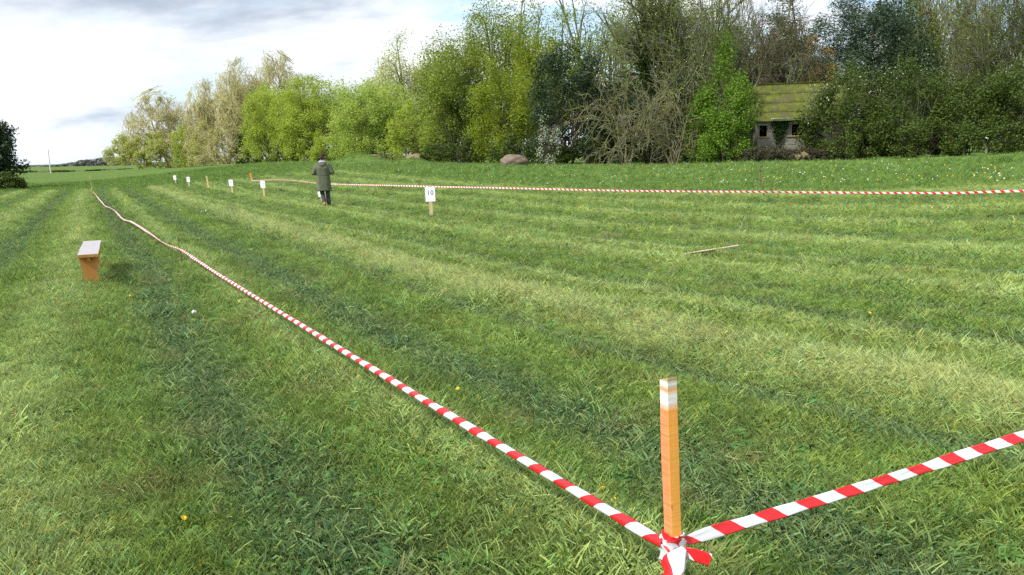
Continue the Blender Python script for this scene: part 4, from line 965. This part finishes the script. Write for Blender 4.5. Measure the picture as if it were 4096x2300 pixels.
# ------------------------------------------------------------------ the person
def blob(name, parts, mats, parent, vox=.016, smooth=6):
    """closed rounded pieces fused to one continuous skin. parts: ('c', p0, r0, p1, r1) limbs or ('e', centre, radii) masses"""
    bm = bmesh.new()
    for p in parts:
        if p[0] == 'e':
            m = Matrix.Translation(p[1]) @ (p[3] if len(p) > 3 else Matrix()) @ Matrix.Diagonal((*p[2], 1)); bmesh.ops.create_uvsphere(bm, u_segments=20, v_segments=12, radius=1, matrix=m)
        else:
            _, a, ra, b, rb = p; a = Vector(a); b = Vector(b); n = 6
            for i in range(n+1):
                c = a.lerp(b, i/n); bmesh.ops.create_icosphere(bm, subdivisions=2, radius=ra+(rb-ra)*i/n, matrix=Matrix.Translation(c))
            d = b-a; m = Matrix.Translation((a+b)/2) @ d.to_track_quat('Z', 'Y').to_matrix().to_4x4(); bmesh.ops.create_cone(bm, cap_ends=True, segments=18, radius1=ra, radius2=rb, depth=d.length, matrix=m)
    me = bpy.data.meshes.new(name); bm.to_mesh(me); bm.free(); o = link(name, me, parent)
    r = o.modifiers.new('fuse', 'REMESH'); r.mode = 'VOXEL'; r.voxel_size = vox; s = o.modifiers.new('soft', 'SMOOTH'); s.iterations = smooth; s.factor = .5
    dg = bpy.context.evaluated_depsgraph_get(); me2 = bpy.data.meshes.new_from_object(o.evaluated_get(dg)); o.modifiers.clear(); o.data = me2; me2.materials.clear()
    for m in mats: me2.materials.append(m)
    for p in me2.polygons: p.use_smooth = True
    return o
def person():
    b = gp(1303, 828); H = at(1292, 612, b.y).z-b.z; k = H/1.83
    root = link('person', None, label='person in green parka, dark trousers and tan boots walking away', cat='person'); root.location = (b.x, b.y, b.z); root.scale = (k, k, k); root.rotation_euler = (0, math.radians(-1.0), math.radians(8))
    skin = plain('skin', (.50, .30, .21), .6, .3, .08, 20); cloth = NT('parka_cloth'); oo = cloth.obj()
    fold = cloth.noise(9, 4, .6, cloth.map(oo, (1, 1, .45))); ccol = cloth.ramp(fold, [(.3, (.085, .095, .060)), (.7, (.135, .148, .096))]); cloth = cloth.bsdf(ccol, .85, .2, cloth.bump(fold, .9, .05))
    trou = plain('trouser_cloth', (.045, .055, .062), .85, .2, .2, 14, .4); boot = plain('tan_boot', (.42, .19, .06), .7, .3, .25, 12, .3); hair = plain('brown_hair', (.045, .028, .018), .8, .3, .35, 40, .5)
    lining = plain('grey_scarf', (.36, .38, .46), .85, .2, .15, 16, .3); trim = plain('dark_trim', (.05, .058, .03), .85, .2, .1, 10); sole = plain('dark_sole', (.05, .04, .03), .8, .2, .1, 10)
    S = []
    hd = (0, .05, 1.70)
    parts = [('e', hd, (.078, .095, .118)), ('e', (0, .135, 1.675), (.014, .018, .022)), ('c', (0, .01, 1.48), .058, (0, .03, 1.60), .054), ('e', (.079, .045, 1.69), (.012, .022, .033)), ('e', (-.079, .045, 1.69), (.012, .022, .033)),
             ('e', (0, 0, 1.32), (.17, .11, .18)), ('e', (0, 0, 1.08), (.14, .10, .17)), ('e', (0, 0, .95), (.15, .11, .12))]
    for s in (1, -1):
        parts += [('c', (.17*s, 0, 1.44), .055, (.285*s, -.04, 1.19), .045), ('c', (.285*s, -.04, 1.19), .043, (.16*s, .21, 1.17), .03), ('e', (.125*s, .265, 1.18), (.042, .045, .022))]
        for f in range(4): parts.append(('c', ((.15-.022*f)*s, .295, 1.185), .010, ((.125-.018*f)*s, .335-.008*abs(f-1), 1.165), .008))
        parts.append(('c', (.155*s, .25, 1.195), .012, (.12*s, .285, 1.222), .009))
    parts += [('c', (.09, 0, .93), .085, (.105, .035, .50), .058), ('c', (.105, .035, .50), .056, (.115, .0, .09), .042), ('e', (.118, .05, .05), (.042, .11, .045)),
              ('c', (-.09, 0, .93), .085, (-.085, .05, .50), .058), ('c', (-.085, .05, .50), .056, (-.015, -.17, .16), .042), ('e', (-.01, -.19, .085), (.042, .05, .09))]
    blob('body', parts, [skin], root, .018, 3)
    # parka
    P = []
    for z, rx, ry, x, y in ((.56, .250, .175, .0, .0), (.68, .246, .172, 0, 0), (.82, .238, .168, 0, 0), (.97, .228, .162, 0, 0), (1.10, .220, .156, 0, 0), (1.22, .226, .158, 0, 0), (1.33, .232, .155, 0, -.005), (1.42, .215, .130, 0, -.005), (1.48, .14, .095, 0, 0)):
        P.append((z, rx, ry, x, y))
    def coat():
        bm = bmesh.new(); n = 28; rings = []
        for z, rx, ry, x, y in P:
            rings.append([bm.verts.new((x+rx*(1+.018*math.sin(5*t+z*6))*abs(math.cos(t))**.85*(1 if math.cos(t) > 0 else -1), y+ry*abs(math.sin(t))**.85*(1 if math.sin(t) > 0 else -1), z-(.03*math.cos(t)**2 if z < .6 else 0))) for t in [2*math.pi*i/n for i in range(n)]])
        for a, c in zip(rings[:-1], rings[1:]):
            for i in range(n): bm.faces.new((a[i], a[(i+1) % n], c[(i+1) % n], c[i]))
        bm.faces.new(rings[-1]); bm.faces.new(rings[0][::-1])
        return bm
    bm = coat(); tmp = bpy.data.meshes.new('t'); bm.to_mesh(tmp)
    for s in (1, -1):
        for a, ra, b_, rb in (((.185*s, 0, 1.41), .095, (.315*s, -.03, 1.165), .080), ((.315*s, -.03, 1.165), .082, (.20*s, .20, 1.15), .058)):
            a = Vector(a); b_ = Vector(b_)
            for i in range(9): bmesh.ops.create_icosphere(bm, subdivisions=2, radius=ra+(rb-ra)*i/8, matrix=Matrix.Translation(a.lerp(b_, i/8)))
    me = bpy.data.meshes.new('parka'); bm.to_mesh(me); bm.free(); o = link('parka', me, root)
    r = o.modifiers.new('fuse', 'REMESH'); r.mode = 'VOXEL'; r.voxel_size = .014; s_ = o.modifiers.new('soft', 'SMOOTH'); s_.iterations = 4
    dg = bpy.context.evaluated_depsgraph_get(); me2 = bpy.data.meshes.new_from_object(o.evaluated_get(dg)); o.modifiers.clear(); o.data = me2; me2.materials.clear(); me2.materials.append(cloth)
    for p in me2.polygons: p.use_smooth = True
    # waist drawcord seam and hem band
    def band(nm, z, rx, ry, r_, mat, drop=0):
        bm = bmesh.new(); n = 40; m = 6; V = [[bm.verts.new(((rx+r_*math.cos(q))*abs(math.cos(t))**.85*(1 if math.cos(t) > 0 else -1), (ry+r_*math.cos(q))*abs(math.sin(t))**.85*(1 if math.sin(t) > 0 else -1), z-drop*math.cos(t)**2+r_*1.3*math.sin(q))) for q in [2*math.pi*j/m for j in range(m)]] for t in [2*math.pi*i/n for i in range(n)]]
        for i in range(n):
            for j in range(m): bm.faces.new((V[i][j], V[(i+1) % n][j], V[(i+1) % n][(j+1) % m], V[i][(j+1) % m]))
        link(nm, bm_mesh(bm, nm, [mat], True), o)
    band('waist_seam', 1.08, .219, .155, .006, trim); band('hem', .57, .243, .168, .010, trim, .025)
    blob('hood', [('e', (0, -.10, 1.455), (.135, .060, .060)), ('e', (.085, -.045, 1.50), (.06, .07, .045)), ('e', (-.085, -.045, 1.50), (.06, .07, .045)), ('e', (0, -.125, 1.42), (.09, .045, .06))], [cloth], root, .012, 4)
    blob('scarf', [('e', (0, -.065, 1.535), (.105, .055, .038)), ('e', (.06, -.02, 1.54), (.06, .07, .042)), ('e', (-.06, -.02, 1.54), (.06, .07, .042))], [lining], root, .012, 3)
    blob('hair', [('e', (0, .025, 1.735), (.090, .100, .098)), ('e', (0, -.02, 1.675), (.080, .070, .078))], [hair], root, .010, 2)
    blob('trousers', [('c', (.095, 0, .90), .098, (.105, .035, .50), .078), ('c', (.105, .035, .50), .077, (.118, .0, .09), .068), ('c', (-.095, 0, .90), .098, (-.085, .05, .50), .078), ('c', (-.085, .05, .50), .077, (-.02, -.165, .18), .064), ('e', (0, 0, .93), (.165, .12, .10))], [trou], root, .014, 3)
    for nm, pt, so in (('boot', [('c', (.118, -.01, .10), .052, (.118, -.005, .16), .050), ('c', (.118, -.02, .055), .050, (.122, .15, .045), .040)], ((.118, .06, .012), (.05, .13, .014), Matrix())),
                   ('boot', [('c', (-.012, -.195, .13), .052, (-.018, -.175, .18), .050), ('c', (-.012, -.215, .105), .050, (-.004, -.145, .035), .042)], ((-.006, -.215, .058), (.05, .085, .016), Matrix.Rotation(math.radians(-48), 4, 'X')))):
        bo = blob(nm, pt, [boot], root, .011, 2); blob('sole', [('e', so[0], so[1], so[2])], [sole], bo, .012, 1)
person()

# ------------------------------------------------------------------ flowers
M_yel = plain('dandelion_yellow', (.80, .52, .02), .6, .2, .1, 30); M_fluff = plain('dandelion_clock', (.62, .64, .60), .9, .1, .1, 30); M_stem = plain('flower_stem', (.16, .22, .06), .6, .2, .1, 30)
def flower_mesh(r):
    bm = bmesh.new()
    for k in range(2):
        n = 14-3*k
        for i in range(n):
            a_ = 2*math.pi*i/n+k*.2; R_ = r*(1-.35*k); w = r*.22; z = .004*k; ca, sa = math.cos(a_), math.sin(a_)
            v = [bm.verts.new((ca*r*.1-sa*w*.4, sa*r*.1+ca*w*.4, z)), bm.verts.new((ca*r*.1+sa*w*.4, sa*r*.1-ca*w*.4, z)), bm.verts.new((ca*R_+sa*w, sa*R_-ca*w, z+r*.25)), bm.verts.new((ca*R_-sa*w, sa*R_+ca*w, z+r*.25))]; bm.faces.new(v)
    return bm_mesh(bm, 'flower_head', [M_yel])
FM = flower_mesh(.014); V, F = tubes(np.array([[0, 0, -.09]]), np.array([[0, 0, 0.001]]), np.array([.0022]), np.array([.0022]), 5, .002); SMh = mk_mesh('stem', V, F, [M_stem], True)
rg = np.random.default_rng(31)
for px, py, where in ((1200, 1165, 'left of the tape, level with the bench'), (1343, 1165, 'beside the tape, level with the bench'), (1830, 1545, 'just above the middle of the near tape'), (735, 2070, 'at bottom left, alone in the wheel track'), (2335, 2035, 'below the near tape left of corner stake'), (2410, 1950, 'close left of the corner stake, higher of a pair'), (2452, 2000, 'close left of the corner stake, lower of a pair'), (2132, 1825, 'right above the near tape, left of corner stake'), (2800, 1990, 'just right of the corner stake'), (2905, 1365, 'above the corner stake in mid field, lower of two'), (2925, 1318, 'above the corner stake in mid field, upper of two'), (3170, 1270, 'right of the pair above the corner stake'), (805, 2265, 'at the bottom edge, left corner of the field'), (3480, 1240, 'in the middle right of the field'), (520, 1180, 'just right of the bench'), (140, 1175, 'left of the bench near the frame edge')):
    p = gp(px, py, .05); o = link('dandelion', None, loc=p, label='yellow dandelion '+where, cat='flower', group='yellow dandelions in the mown grass'); o.rotation_euler = (rg.normal(0, .35)+.35, rg.normal(0, .3), rg.uniform(0, 6.3))
    link('flower_head', FM, o); link('stem', SMh, o)
def clock_mesh():
    bm = bmesh.new(); bmesh.ops.create_icosphere(bm, subdivisions=2, radius=.024)
    for v in bm.verts: v.co *= random.Random(v.index).uniform(.8, 1.15)
    return bm_mesh(bm, 'seed_head', [M_fluff])
CMh = clock_mesh()
for px, py, where in ((806, 842, 'far left of person, middle of three'), (823, 841, 'far left of person, rightmost of three'), (720, 838, 'far left of person, leftmost of three'), (775, 1237, 'alone right of the bench beside the track')):
    p = gp(px, py, .08); o = link('dandelion_clock', None, loc=p, label='white seed head in short grass '+where, cat='flower', group='white seed heads in the mown grass'); link('seed_head', CMh, o); link('stem', SMh, o)
def scatter(name, label, n, seed, r, mat, sel):
    rg = np.random.default_rng(seed); V = []; F = []; bm = bmesh.new(); bmesh.ops.create_icosphere(bm, subdivisions=1, radius=1); bv = np.array([v.co for v in bm.verts]); bf = np.array([[v.index for v in f.verts] for f in bm.faces]); bm.free(); c = 0
    while c < n:
        px = rg.uniform(*sel[:2]); py = rg.uniform(*sel[2:4])
        if vnoise(np.array([px/190]), np.array([py/16]), seed)[0] < rg.uniform(.25, .9): continue
        p = gp(px, py, .16)
        if p.y > 75: continue
        V.append(bv*r*rg.uniform(.7, 1.25)+np.array(p)+[0, 0, rg.uniform(-.02, .06)]); F.append(bf+len(bv)*c); c += 1
    o = link(name, mk_mesh(name, np.concatenate(V), np.concatenate(F), [mat]), None, label=label, cat='flowers', kind='stuff')
scatter('dandelion_clocks', 'white dandelion seed heads dotted over the uncut meadow strip', 170, 3, .022, M_fluff, (1300, 4096, 640, 735))
scatter('dandelions', 'yellow dandelions dotted over the uncut meadow strip', 60, 4, .02, M_yel, (2500, 4096, 640, 740))
